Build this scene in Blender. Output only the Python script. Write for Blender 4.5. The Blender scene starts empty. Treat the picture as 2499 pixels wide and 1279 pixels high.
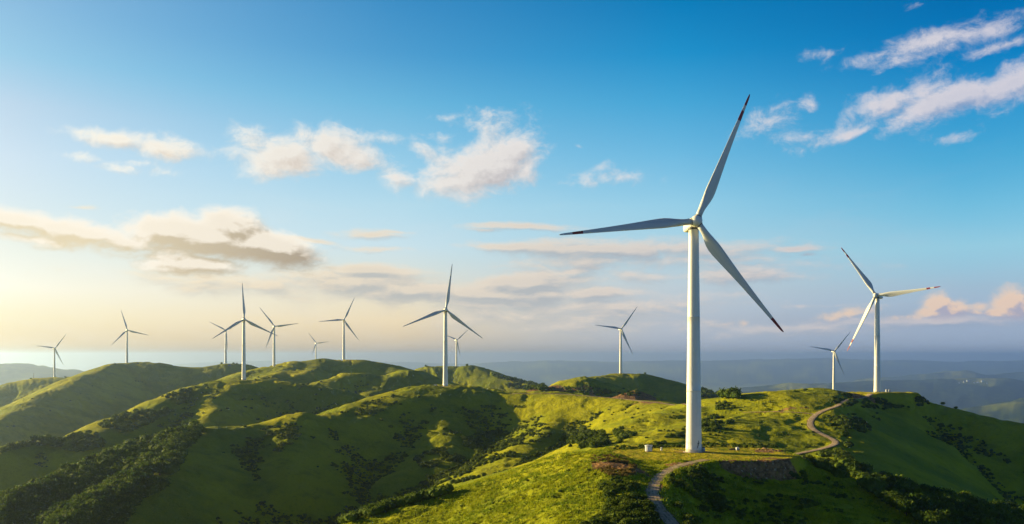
import bpy, bmesh, math, random
import numpy as np
from mathutils import Vector, Matrix

# ---------------------------------------------------------------- camera, sky, sun, exposure
PW, PH = 2499.0, 1279.0          # size of the photograph; the layout figures below are read in it
F = 2165.0                       # focal length in those pixels (60 degrees across)
HZ = 868.0                       # height of the true horizon in the frame
SUN_AZ, SUN_EL = -66.0, 10.8     # degrees: azimuth clockwise from the view axis (+Y), elevation
SKY_STRENGTH = 0.10
EXPOSURE = 1.3
AMB_LOW, AMB_HIGH = (.80, 1.05, 1.35), (.06, .13, .26)     # factors on the sky texture away from the view: low down, overhead
HAZE_DENSITY = 0.000055

sc = bpy.context.scene
C = sc.collection
cam_d = bpy.data.cameras.new('camera')
cam = bpy.data.objects.new('camera', cam_d); C.objects.link(cam)
cam.location = (0, 0, 0)
cam.rotation_euler = (math.radians(90), 0, 0)
cam_d.sensor_width = 36.0
cam_d.lens = 36.0 * F / PW
cam_d.shift_y = (HZ - PH / 2) / PW
cam_d.clip_start = 0.5
cam_d.clip_end = 200000
sc.camera = cam

az, el = math.radians(SUN_AZ), math.radians(SUN_EL)
SUN = Vector((math.sin(az) * math.cos(el), math.cos(az) * math.cos(el), math.sin(el)))
sun_d = bpy.data.lights.new('sun', 'SUN')
sun_d.energy = 5.0
sun_d.angle = math.radians(0.5)
sun_d.color = (1.0, 0.76, 0.31)
sun = bpy.data.objects.new('sun', sun_d); C.objects.link(sun)
sun.rotation_euler = SUN.to_track_quat('Z', 'Y').to_euler()

sc.view_settings.view_transform = 'Standard'
sc.view_settings.look = 'None'
sc.view_settings.gamma = 1.0
sc.view_settings.exposure = EXPOSURE
sc.cycles.volume_bounces = 1
sc.cycles.max_bounces = 6
sc.cycles.use_denoising = True

class NT:
    """small helper for building node trees"""
    def __init__(s, tree): s.t = tree; s.n = tree.nodes; s.l = tree.links
    def node(s, kind, ins=None, **kw):
        n = s.n.new(kind)
        for k, v in kw.items(): setattr(n, k, v)
        for k, v in (ins or {}).items(): s.set(n.inputs[k], v)
        return n
    def set(s, sock, v):
        if isinstance(v, bpy.types.NodeSocket): s.l.new(v, sock)
        elif isinstance(v, bpy.types.Node): s.l.new(v.outputs[0], sock)
        else:
            if hasattr(sock.default_value, '__len__') and not hasattr(v, '__len__'): v = (v,) * len(sock.default_value)
            if sock.type == 'RGBA' and len(v) == 3: v = (*v, 1)
            sock.default_value = v
    def m(s, op, a, b=0.0, c=0.0, clamp=False):
        n = s.n.new('ShaderNodeMath'); n.operation = op; n.use_clamp = clamp
        s.set(n.inputs[0], a); s.set(n.inputs[1], b); s.set(n.inputs[2], c)
        return n.outputs[0]
    def vm(s, op, a, b=(0, 0, 0)):
        n = s.n.new('ShaderNodeVectorMath'); n.operation = op
        s.set(n.inputs[0], a)
        if op == 'SCALE': s.set(n.inputs['Scale'], b)
        else: s.set(n.inputs[1], b)
        return n.outputs['Value'] if op in ('LENGTH', 'DOT_PRODUCT') else n.outputs[0]
    def mr(s, v, a, b, c=0.0, d=1.0, smooth=True):
        n = s.n.new('ShaderNodeMapRange'); n.interpolation_type = 'SMOOTHSTEP' if smooth else 'LINEAR'
        s.set(n.inputs['Value'], v)
        for k, x in zip(('From Min', 'From Max', 'To Min', 'To Max'), (a, b, c, d)): s.set(n.inputs[k], x)
        return n.outputs[0]
    def mix(s, f, a, b, blend='MIX'):
        n = s.n.new('ShaderNodeMix'); n.data_type = 'RGBA'; n.blend_type = blend; n.clamp_factor = True
        s.set(n.inputs['Factor'], f); s.set(n.inputs['A'], a); s.set(n.inputs['B'], b)
        return n.outputs['Result']
    def fmix(s, f, a, b):
        n = s.n.new('ShaderNodeMix'); n.data_type = 'FLOAT'
        s.set(n.inputs[0], f); s.set(n.inputs[2], a); s.set(n.inputs[3], b)
        return n.outputs[0]
    def noise(s, vec, scale, detail=4, rough=0.55, dist=0.0, lac=2.0, out=0):
        n = s.n.new('ShaderNodeTexNoise'); n.noise_dimensions = '3D'
        if vec is not None: s.l.new(vec, n.inputs['Vector'])
        n.inputs['Scale'].default_value = scale; n.inputs['Detail'].default_value = detail
        n.inputs['Roughness'].default_value = rough; n.inputs['Distortion'].default_value = dist
        n.inputs['Lacunarity'].default_value = lac
        return n.outputs[out]
    def ramp(s, fac, stops, interp='LINEAR'):
        n = s.n.new('ShaderNodeValToRGB'); cr = n.color_ramp; cr.interpolation = interp
        while len(cr.elements) < len(stops): cr.elements.new(0.5)
        for e, (p, c) in zip(cr.elements, stops):
            e.position = p; e.color = (*c, 1) if len(c) == 3 else c
        s.set(n.inputs[0], fac)
        return n.outputs[0]

def lin(r, g, b, k=1.0):
    f = lambda c: (c / 255 / 12.92 if c <= 10 else ((c / 255 + 0.055) / 1.055) ** 2.4) * k
    return (f(r), f(g), f(b))

world = bpy.data.worlds.new('World'); sc.world = world
world.use_nodes = True
world.cycles.sampling_method = 'NONE'
W = NT(world.node_tree)
W.n.clear()
sky = W.node('ShaderNodeTexSky', sky_type='NISHITA', sun_disc=False,
             sun_elevation=math.radians(SUN_EL), sun_rotation=math.radians(SUN_AZ))
sky.altitude = 1200; sky.air_density = 1.0; sky.dust_density = 1.6; sky.ozone_density = 3.0

# colour of the clear sky by bearing and height: factors on the sky texture (bearing, [(height, rgb)...])
SKY_FIT = [
 (-0.5130, [(0.0, (0.42, 0.34, 0.25)), (0.0113, (0.70, 0.62, 0.55)), (0.0354, (0.92, 0.78, 0.66)), (0.0676, (1.228, 0.955, 0.809)), (0.1079, (1.349, 1.012, 0.784)), (0.1481, (1.403, 1.091, 0.856)), (0.1964, (1.513, 1.191, 0.94)), (0.2487, (1.484, 1.231, 0.973)), (0.297, (1.084, 1.23, 1.021)), (0.3493, (0.991, 1.17, 1.031))]),
 (-0.1284, [(0.0, (0.95, 0.7, 0.55)), (0.0128, (1.15, .92, .85)), (0.0403, (1.6, 1.08, 0.82)), (0.077, (1.804, 1.158, 0.859)), (0.1228, (1.758, 1.369, 1.121)), (0.1686, (1.695, 1.479, 1.17)), (0.2235, (1.331, 1.473, 1.224)), (0.2831, (0.795, 1.36, 1.221)), (0.3381, (0.455, 1.105, 1.16)), (0.3976, (0.31, 0.991, 1.131))]),
 (0.1829, [(0.0127, (0.981, 1.05, 1.689)), (0.04, (1.16, 1.008, 1.27)), (0.0763, (1.556, 1.202, 1.165)), (0.1217, (1.627, 1.476, 1.272)), (0.1671, (1.447, 1.61, 1.374)), (0.2216, (0.904, 1.511, 1.404)), (0.2807, (0.417, 1.366, 1.394)), (0.3352, (0.096, 1.14, 1.331)), (0.3942, (0.014, 0.919, 1.201))]),
 (0.4703, [(0.0115, (0.916, 1.057, 1.862)), (0.0362, (0.901, 0.889, 1.333)), (0.0692, (1.124, 1.066, 1.222)), (0.1103, (1.172, 1.404, 1.333)), (0.1515, (0.813, 1.375, 1.332)), (0.2009, (0.399, 1.255, 1.313)), (0.2545, (0.171, 1.107, 1.317)), (0.3039, (0.005, 0.848, 1.216)), (0.3574, (0.0, 0.706, 1.085))]),
]

# clouds: px, py, half width, half height, tilt (degrees, rising to the right), strength
CUMULUS = [(300,342,135,20,-3,1.1),(392,358,80,28,-3,1.25),(405,420,30,15,0,.7),(290,410,36,10,0,.55),(190,382,45,8,0,.5),(350,395,40,8,0,.45),
 (690,380,115,50,4,1.5),(800,355,85,46,0,1.35),(872,385,55,34,0,.95),(625,362,70,34,-4,.8),(935,340,46,15,-4,.75),(740,330,50,20,0,.6),(600,385,60,30,0,.6),
 (1165,415,135,56,16,1.75),(1235,375,85,48,10,1.4),(1105,435,90,42,8,1.3),(972,440,55,30,-8,.85),(1228,298,70,32,0,.58),(1190,308,80,18,0,.7),(1080,335,38,14,0,.6),(1270,330,60,22,-8,.6),(1095,290,50,10,6,.5),(1040,372,50,22,-30,.42),
 (2275,98,120,34,12,1.0),(2400,72,130,24,10,.85),(2150,132,70,15,10,.6),(2460,105,90,14,8,.6),(2190,150,40,9,20,.5),
 (2350,232,195,38,9,1.2),(2470,205,115,44,10,1.2),(2170,250,110,36,14,1.05),(2250,215,70,42,14,.9),(2110,300,110,20,16,.62),(2080,322,80,14,16,.85),(2250,290,90,22,14,.45),
 (2015,127,34,12,8,.45),(1975,252,22,11,0,.42),(1872,294,52,24,24,.40),(1960,335,60,16,8,.3),(2310,340,40,10,6,.26),(2250,8,30,8,0,.45),
 (1530,432,80,18,0,.62),(1470,405,22,14,0,.6),(1435,440,26,24,0,.5),(1412,356,18,7,0,.4)]
LOW = [(2290,742,34,26,0,1.0),(2325,754,44,20,0,1.05),(2265,762,34,12,0,.8),(2465,738,44,34,0,1.2),(2500,752,60,26,0,1.2),(2432,762,30,12,0,.8),(2400,748,22,12,0,.55),(2380,764,50,8,0,.45),(2068,766,70,13,8,.66),(2035,775,50,7,0,.5),(2215,774,45,8,0,.45),(1818,787,13,9,0,.5),(1770,790,50,6,0,.3)]
BANK = [(40,535,140,24,-5,1.15),(170,560,150,28,-9,1.15),(95,585,130,14,-6,.6),(280,585,130,22,-9,.85),(400,562,95,36,-3,1.35),(500,580,130,38,-6,1.5),(570,555,74,42,-6,1.4),(640,597,140,38,-12,1.7),(730,622,70,18,-10,1.1),(560,602,130,22,-5,1.1),(465,645,110,22,-3,1.25),(390,628,110,14,-3,.6),(690,655,70,8,-4,.35),(420,610,90,16,-8,.7)]
STREAK = [(850,690,170,30,-2,1.25),(760,678,110,18,-3,.9),(1000,712,170,28,-3,1.35),(905,660,130,14,-3,1.1),(960,680,110,16,-3,.9),(1290,688,150,28,8,1.35),(1200,720,170,18,-2,1.3),(1390,662,110,14,8,1.1),(1310,716,90,16,0,.9),
 (1240,602,130,12,-1,1.15),(1340,608,150,16,-2,1.0),(1530,612,290,24,-2,1.1),(1430,640,170,20,4,.8),(1650,640,300,28,-3,1.0),(1800,672,220,18,-3,1.0),(1590,672,160,16,-2,.8),(1460,716,100,14,0,1.0),(1270,553,120,9,-1,1.1),(1180,560,50,6,-3,.8),
 (915,572,90,14,-4,1.1),(960,566,60,6,-4,.9),(745,585,60,5,-6,.8),(1400,775,380,40,0,.75),(1300,800,200,20,0,.5),(1940,608,60,7,0,.9),(640,700,240,22,-2,.7),(1500,748,330,22,2,.8),(1230,740,220,20,0,.8),(1970,622,26,5,0,.7),(200,508,40,6,0,.6),(930,608,90,7,0,.6),(2240,785,240,16,0,.8),(1900,800,300,18,0,.6),(2060,745,160,6,0,.6)]

tc = W.node('ShaderNodeTexCoord').outputs['Generated']
dx = W.node('ShaderNodeSeparateXYZ', {'Vector': tc})
X_, Y_, Z_ = dx.outputs
hyp = W.m('SQRT', W.m('ADD', W.m('MULTIPLY', X_, X_), W.m('MULTIPLY', Y_, Y_)))
AZI = W.m('ARCTAN2', X_, Y_)
ELV = W.m('DIVIDE', Z_, W.m('MAXIMUM', hyp, 1e-4))
KR = 4.0; VMAX = .42
vf = W.m('DIVIDE', ELV, VMAX, clamp=True)
fits = []
for (a_, st) in SKY_FIT:
    fits.append(W.ramp(vf, [(v / VMAX, tuple(c / KR for c in rgb)) for v, rgb in st]))
f = fits[0]
for k in range(1, len(SKY_FIT)):
    f = W.mix(W.mr(AZI, SKY_FIT[k - 1][0], SKY_FIT[k][0], smooth=False), f, fits[k])
AA = W.m('ABSOLUTE', AZI)
f = W.mix(W.mr(W.m('MAXIMUM', W.mr(AA, .7, 1.5), W.mr(ELV, .44, .75)), 0, 1, smooth=False), f, W.mix(W.mr(ELV, .12, .75), tuple(c / KR for c in AMB_LOW), tuple(c / KR for c in AMB_HIGH)))
clear = W.vm('SCALE', W.vm('MULTIPLY', sky, f), KR * 2 ** (0.7 - EXPOSURE))   # fitted at exposure 0.7
K_ = 1 / (SKY_STRENGTH * 2 ** EXPOSURE) * (SKY_STRENGTH / 0.10)
def disp(r, g_, b, k=1.0):                 # display colour -> sky radiance before the strength
    return lin(r, g_, b, k / (0.10 * 2 ** EXPOSURE))

def chain(G, a, v):
    """v unchanged, but evaluated after a: keeps the number of live values low"""
    n = G.n.new('ShaderNodeVectorMath'); n.operation = 'MULTIPLY_ADD'
    G.set(n.inputs[0], a); G.set(n.inputs[1], (1e-9,) * 3); G.set(n.inputs[2], v)
    return n.outputs[0]
def cloud_field(name, blobs, stretch, scale, detail, rough, amp, seed, warp=.0):
    """density of a family of clouds as a node group: vector (bearing, height, 0) -> value"""
    grp = bpy.data.node_groups.new(name, 'ShaderNodeTree')
    grp.interface.new_socket('Vector', in_out='INPUT', socket_type='NodeSocketVector')
    grp.interface.new_socket('Value', in_out='OUTPUT', socket_type='NodeSocketFloat')
    G = NT(grp); gi = G.n.new('NodeGroupInput'); go = G.n.new('NodeGroupOutput')
    v = gi.outputs[0]
    wn = G.vm('SUBTRACT', G.noise(v, 26, 3, .6, out=1), (.5, .5, .5))
    vw = G.vm('ADD', v, G.vm('MULTIPLY', wn, (warp * stretch, warp, 0)))
    env = None
    for (px, py, rx, ry, ti, st) in blobs:
        a_ = math.atan((px - PW / 2) / F); e_ = -(py - HZ) / F * math.cos(a_)
        kx = math.cos(a_) ** 2
        mp = G.node('ShaderNodeMapping', {'Vector': vw, 'Location': (a_, e_, 0), 'Rotation': (0, 0, math.radians(ti)), 'Scale': (rx * 1.5 / F * kx, ry * 1.5 / F * math.cos(a_), 1)}, vector_type='TEXTURE')
        s_ = G.m('MULTIPLY', G.m('SUBTRACT', 1.0, G.vm('LENGTH', mp)), st)
        env = s_ if env is None else G.m('SMOOTH_MAX', env, s_, .22)
        vw = chain(G, env, vw)
    mp = G.node('ShaderNodeMapping', {'Vector': vw, 'Location': (seed * 3.1, seed * 1.7, seed), 'Scale': (1 / stretch, 1, 1)})
    n = G.noise(mp.outputs[0], scale, detail, rough, .25)
    n2 = G.noise(mp.outputs[0], scale * .33, 2, .5)
    d = G.m('ADD', env, G.m('ADD', G.m('MULTIPLY', G.m('SUBTRACT', n, .5), amp), G.m('MULTIPLY', G.m('SUBTRACT', n2, .5), amp * .4)))
    G.l.new(d, go.inputs[0])
    return grp
vec = W.node('ShaderNodeCombineXYZ', {'X': AZI, 'Y': ELV, 'Z': 0.0}).outputs[0]
last = [None]
def field(grp, off=(0, 0, 0)):
    n = W.n.new('ShaderNodeGroup'); n.node_tree = grp
    v = vec if last[0] is None else chain(W, last[0], vec)
    W.l.new(W.vm('ADD', v, off) if any(off) else v, n.inputs[0])
    last[0] = n.outputs[0]
    return n.outputs[0]
azr = W.mr(AZI, -.45, .50, smooth=False)
sky_c = clear
def layer(base, grp, th, soft, off, k, lit, shade, amax=1.0, depth=.9, lmid=.5):
    d = field(grp); d2 = field(grp, off)
    al = W.m('MULTIPLY', W.mr(d, th, th + soft), amax)
    L = W.m('ADD', lmid, W.m('MULTIPLY', W.m('SUBTRACT', d, d2), k), clamp=True)
    thick = W.mr(d, th + soft * .4, th + depth)                      # thick parts pass less light
    L = W.m('SUBTRACT', L, W.m('MULTIPLY', thick, .25), clamp=True)
    return W.mix(al, base, W.mix(L, shade, lit))
G_S = cloud_field('streak_clouds', STREAK, 3.2, 38, 9, .66, 2.3, 3, .007)
G_B = cloud_field('bank_clouds', BANK, 1.7, 32, 9, .65, 2.0, 5, .010)
G_C = cloud_field('cumulus_clouds', CUMULUS, 1.35, 36, 9, .68, 2.3, 7, .012)
G_L = cloud_field('low_clouds', LOW, 1.3, 52, 8, .64, 1.5, 9, .006)
# thin high veil
veil = W.noise(W.node('ShaderNodeMapping', {'Vector': vec, 'Scale': (1.0, 4.5, 1), 'Rotation': (0, 0, .12)}).outputs[0], 5.0, 6, .6, .6)
sky_c = W.mix(W.m('MULTIPLY', W.mr(veil, .48, .80), W.mr(ELV, .0, .30, .22, .0)), sky_c, W.mix(azr, disp(250, 246, 235), disp(190, 196, 212)))
hi = layer(sky_c, G_C, .0, 1.0, (-.008, .007, 0), 1.1, W.mix(azr, disp(255, 250, 236), disp(222, 216, 222)), W.mix(azr, disp(234, 214, 188), disp(140, 164, 200)), .97, 1.3, .76)
last[0] = None
lo = layer(sky_c, G_S, -.05, .95, (-.005, .006, 0), 1.5, W.mix(azr, disp(255, 236, 200), disp(212, 203, 205)), W.mix(azr, disp(204, 200, 186), disp(152, 168, 190)), .92, 1.3, .55)
lo = layer(lo, G_L, .0, .8, (-.008, .007, 0), 2.6, W.mix(azr, disp(255, 230, 190), disp(255, 218, 182)), disp(178, 174, 190), .9)
lo = layer(lo, G_B, -.05, .80, (-.009, .010, 0), 1.9, disp(255, 245, 228, 1.05), W.mix(W.mr(AZI, -.45, -.22, smooth=False), disp(232, 216, 180), disp(172, 156, 134)), .97, 1.1, .50)
def emit(c): return W.node('ShaderNodeBackground', {'Color': c, 'Strength': SKY_STRENGTH}).outputs[0]
def pick(fac, a, b):
    n = W.n.new('ShaderNodeMixShader'); W.l.new(fac, n.inputs[0]); W.l.new(a, n.inputs[1]); W.l.new(b, n.inputs[2]); return n.outputs[0]
inside = W.m('MULTIPLY', W.m('MULTIPLY', W.m('GREATER_THAN', ELV, 0.0), W.m('LESS_THAN', ELV, .44)), W.m('LESS_THAN', AA, .68))
W.node('ShaderNodeOutputWorld', {'Surface': pick(inside, emit(clear), pick(W.m('GREATER_THAN', ELV, .164), emit(lo), emit(hi)))})

# ---------------------------------------------------------------- numeric noise
def _hash(ix, iy, seed):
    h = (ix.astype(np.int64) * 374761393 + iy.astype(np.int64) * 668265263 + seed * 974634777) & 0xffffffff
    h = ((h ^ (h >> 13)) * 1274126177) & 0xffffffff
    return ((h ^ (h >> 16)) & 0xffff).astype(np.float32) / 65535.0
def vnoise(x, y, seed=0):
    ix = np.floor(x); iy = np.floor(y); fx = (x - ix).astype(np.float32); fy = (y - iy).astype(np.float32)
    u = fx * fx * fx * (fx * (fx * 6 - 15) + 10); v = fy * fy * fy * (fy * (fy * 6 - 15) + 10)
    a = _hash(ix, iy, seed); b = _hash(ix + 1, iy, seed); c = _hash(ix, iy + 1, seed); d = _hash(ix + 1, iy + 1, seed)
    return (a * (1 - u) + b * u) * (1 - v) + (c * (1 - u) + d * u) * v
def fbm(x, y, scale, octv=4, seed=0, gain=0.5):
    s = 0; a = 1; t = 0; x = x / scale; y = y / scale
    for k in range(octv):
        s = s + a * (vnoise(x, y, seed + k * 17) * 2 - 1); t += a; a *= gain
        x, y = x * 1.62 - y * 1.17 + 13.1, x * 1.17 + y * 1.62 + 7.7
    return s / t

def P(px, py, Y):                 # a place at depth Y seen in direction (px, py)
    return ((px - PW / 2) / F * Y, Y, -(py - HZ) / F * Y)

def catmull(pts, step):
    pts = np.array(pts, float); n = len(pts); out = []
    for i in range(n - 1):
        p0 = pts[max(i - 1, 0)]; p1 = pts[i]; p2 = pts[i + 1]; p3 = pts[min(i + 2, n - 1)]
        k = max(1, int(np.linalg.norm((p2 - p1)[:2]) / step))
        for j in range(k):
            t = j / k
            out.append(0.5 * ((2 * p1) + (-p0 + p2) * t + (2 * p0 - 5 * p1 + 4 * p2 - p3) * t * t + (-p0 + 3 * p1 - 3 * p2 + p3) * t ** 3))
    out.append(pts[-1]); return np.array(out)

FLOOR = -330.0
# ridge: (points, rounding radius, slope on the left side, slope on the right side) - sides seen walking along the points
RIDGES = [
 # near hill: crest falling away to the left, table under the turbine, shoulder to the right
 ('A1', [(700,1345,262),(870,1283,268),(985,1246,274),(1130,1204,282),(1260,1169,290),(1400,1118,298),(1500,1097,304),(1640,1103,312)], 20, .66, .20),
 ('A2', [(1640,1103,312),(1800,1104,310),(1890,1104,306),(1990,1128,300),(2100,1180,292),(2230,1270,284),(2400,1400,270)], 14, .45, .60),
 ('A3', [(1440,1106,296),(1475,1130,268),(1500,1165,244),(1515,1215,222),(1520,1285,200),(1520,1400,175)], 10, .36, .38),
 ('A4', [(1720,1118,292),(1650,1140,271),(1606,1175,248),(1592,1205,233),(1602,1240,219),(1640,1279,205),(1700,1340,188),(1800,1450,165)], 7, .52, .30),
 # bushy rib between the near shoulder and the right hill
 ('B5', [(2010,1120,440),(2080,1150,405),(2160,1180,385),(2290,1222,370),(2420,1252,362),(2540,1275,355),(2700,1310,345)], 9, .42, .55),
 # right hill with the second turbine
 ('B1', [(2000,956,700),(2060,957,720),(2141,958,734),(2235,963,738),(2300,986,730),(2400,1009,715),(2499,1030,700),(2700,1075,680)], 24, .55, .56),
 ('B7', [(1650,1010,640),(1713,992,650),(1800,967,660),(1870,957,665),(1960,954,690),(2030,956,710)], 40, .50, .24),
 ('B2', [(2100,990,705),(2170,1022,690),(2270,1064,675),(2380,1106,655),(2499,1146,640),(2700,1210,610)], 10, .50, .50),
 ('B3', [(2010,985,690),(2030,1010,620),(2045,1040,560),(2055,1075,505),(2055,1108,455),(2035,1130,420)], 16, .56, .36),
 ('B4', [(1975,1008,640),(1900,1010,600),(1800,1022,560),(1700,1045,520),(1610,1068,480),(1540,1090,455),(1490,1110,440)], 34, .15, .38),
 ('B6', [(1715,1000,690),(1650,1012,660),(1590,1030,620),(1555,1058,560),(1530,1085,500)], 14, .35, .40),
 # track saddle between the middle hill and the right hill
 ('S1', [(1087,943,931),(1170,943,925),(1250,955,915),(1330,958,900),(1450,966,860),(1580,978,800),(1680,990,730),(1760,985,690)], 36, .50, .45),
 # middle hill with the third turbine and its long ridge to the lower left
 ('C1', [(1087,943,931),(1040,943,925),(960,958,900),(880,984,860),(800,1014,800),(740,1010,785),(650,1033,760),(560,1041,735),(450,1054,700),(330,1102,640),(250,1133,600),(130,1192,550),(0,1242,510),(-200,1330,470)], 22, .60, .52),
 ('C2', [(1060,948,915),(1000,962,880),(945,990,845),(905,1014,815),(870,1026,800)], 20, .45, .45),
 ('C3', [(735,1012,780),(700,1045,735),(680,1080,695),(670,1130,650)], 12, .48, .5),
 ('C4', [(500,1048,712),(465,1078,660),(420,1112,610),(345,1172,545),(250,1232,490),(160,1302,450)], 12, .50, .55),
 ('C5', [(1380,965,880),(1400,995,830),(1350,1030,775),(1295,1062,725),(1230,1115,650),(1170,1170,580),(1120,1230,520)], 12, .46, .42),
 ('C6', [(1085,950,915),(1090,1000,850),(1080,1060,770),(1050,1130,690)], 28, .50, .50),
 # hill with the fourth turbine behind
 ('D1', [(1180,975,1180),(1270,958,1190),(1340,944,1200),(1390,927,1210),(1440,919,1220),(1490,932,1215),(1550,960,1190)], 40, .45, .45),
 ('D3', [(1470,976,965),(1508,962,972),(1538,952,978),(1568,962,972),(1606,980,960)], 7, .45, .42),
 ('D2', [(1400,935,1500),(1460,919,1560),(1515,912,1590),(1570,912,1590),(1640,930,1560),(1710,955,1520),(1800,972,1480),(1900,1000,1440)], 46, .45, .50),
 # hill of the tallest turbine on the left
 ('E1', [(900,975,1130),(840,958,1150),(780,941,1165),(700,930,1172),(595,928,1170),(550,928,1160),(500,936,1130),(430,965,1070),(350,1000,1000),(260,1037,930),(190,1070,870),(60,1078,840),(0,1095,810),(-200,1150,760)], 26, .55, .55),
 ('E2', [(600,930,1160),(560,955,1090),(525,985,1030),(515,1010,985),(480,1050,920)], 16, .42, .50),
 ('E3', [(395,985,1040),(330,1030,950),(250,1065,890),(200,1095,840)], 15, .45, .5),
 # far left hill
 ('F1', [(640,905,2240),(600,889,2200),(540,888,2165),(490,896,2150),(430,894,2145),(370,883,2140),(310,887,2138),(262,893,2090),(200,922,1930),(130,958,1760),(60,992,1610),(0,1018,1500),(-150,1080,1350)], 30, .50, .50),
 ('F3', [(280,893,2100),(180,935,1830),(90,985,1640),(30,1020,1520),(-60,1070,1400)], 18, .40, .5),
 ('F2', [(-150,985,2300),(0,940,2400),(60,925,2430),(133,920,2440),(180,921,2430),(240,940,2350)], 55, .45, .45),
 # hill group in the middle distance
 ('G1', [(560,925,1600),(620,905,1680),(669,897,1730),(740,889,1760),(790,879,1780),(839,878,1785),(900,878,1780),(945,886,1760),(985,902,1720),(1060,925,1650),(1130,950,1600)], 36, .45, .5),
 ('G2', [(715,886,1750),(700,905,1640),(650,919,1500),(620,927,1400)], 18, .48, .38),
 ('G3', [(790,884,1770),(765,905,1650),(735,918,1560)], 18, .5, .40),
 ('G5', [(800,925,1440),(840,910,1470),(890,911,1480),(950,925,1470)], 24, .45, .55),
 ('G4', [(905,950,1420),(960,920,1480),(985,903,1500),(1020,905,1510),(1060,925,1490)], 36, .42, .42),
 ('H1', [(960,920,2240),(1010,905,2280),(1040,893,2300),(1114,894,2300),(1145,891,2290),(1180,901,2250),(1230,918,2180),(1290,933,2120),(1340,946,2080),(1420,975,2000)], 45, .45, .52),
]
FAR = [
 # distant ranges
 ('M1', [(1640,965,13680),(1760,957,13300),(1850,945,13680),(1930,935,14060),(2010,938,14250),(2100,931,14440),(2200,933,14440),(2330,928,14440),(2420,926,14630),(2520,936,14820),(2650,930,15010),(2900,940,15200)], 475, 0.26, 0.26, 150),
 ('M4', [(2250,1040,8930),(2330,1005,8930),(2400,988,8740),(2499,978,8550),(2600,965,8550),(2800,980,8360)], 285, 0.3, 0.3, 110),
 ('M5', [(2290,912,19550),(2340,906,19550),(2400,915,19550),(2520,905,19550),(2700,905,19550)], 510, 0.16, 0.16, 110),
 ('M2', [(1100,905,30600),(1180,886,30600),(1330,879,31500),(1500,882,32400),(1700,880,32400),(1900,875,33300),(2100,876,33300),(2300,881,33300),(2500,880,33300),(2800,878,34200)], 1260, 0.1, 0.1, 150),
 ('M3', [(-300,900,10500),(-100,893,10200),(40,889,10200),(110,898,10050),(190,913,9750),(300,940,9450)], 450, 0.2, 0.2, 60),
 ('M6', [(200,905,33600),(500,884,35000),(800,880,35000),(1100,886,33600),(1300,890,32199)], 1260, 0.08, 0.08, 90),
]

def ridge_h(x, y, pts, w, sl, sr, step, noise=0.0, seed=0, capk=0.0):
    W3 = np.array([P(*p) for p in pts])
    cm = catmull(W3, step)
    best = np.full(x.shape, 1e12, np.float32); bz = np.zeros(x.shape, np.float32); bs = np.zeros(x.shape, np.float32)
    for a, b in zip(cm[:-1], cm[1:]):
        dx, dy = b[0] - a[0], b[1] - a[1]; L2 = dx * dx + dy * dy + 1e-9
        t = np.clip(((x - a[0]) * dx + (y - a[1]) * dy) / L2, 0, 1)
        ex = x - (a[0] + t * dx); ey = y - (a[1] + t * dy)
        d2 = ex * ex + ey * ey
        m = d2 < best
        cr = (dx * ey - dy * ex) / math.sqrt(L2)       # >0: to the left
        best = np.where(m, d2, best); bz = np.where(m, a[2] + t * (b[2] - a[2]), bz); bs = np.where(m, cr, bs)
    d = np.sqrt(best)
    s = (sl + sr) / 2 + (sl - sr) / 2 * np.tanh(bs / max(w, 1))
    if noise:
        bz = bz + noise * fbm(x, y, noise * 22, 4, seed)
    if capk:                                               # gives way to the rib along its right-hand side
        ov = np.clip(x - 6 - .352 * y, 0, None)
        bz = bz - capk * (np.sqrt(ov * ov + 64) - 8)
    return bz - s * (np.sqrt(d * d + w * w) - w), d

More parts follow.
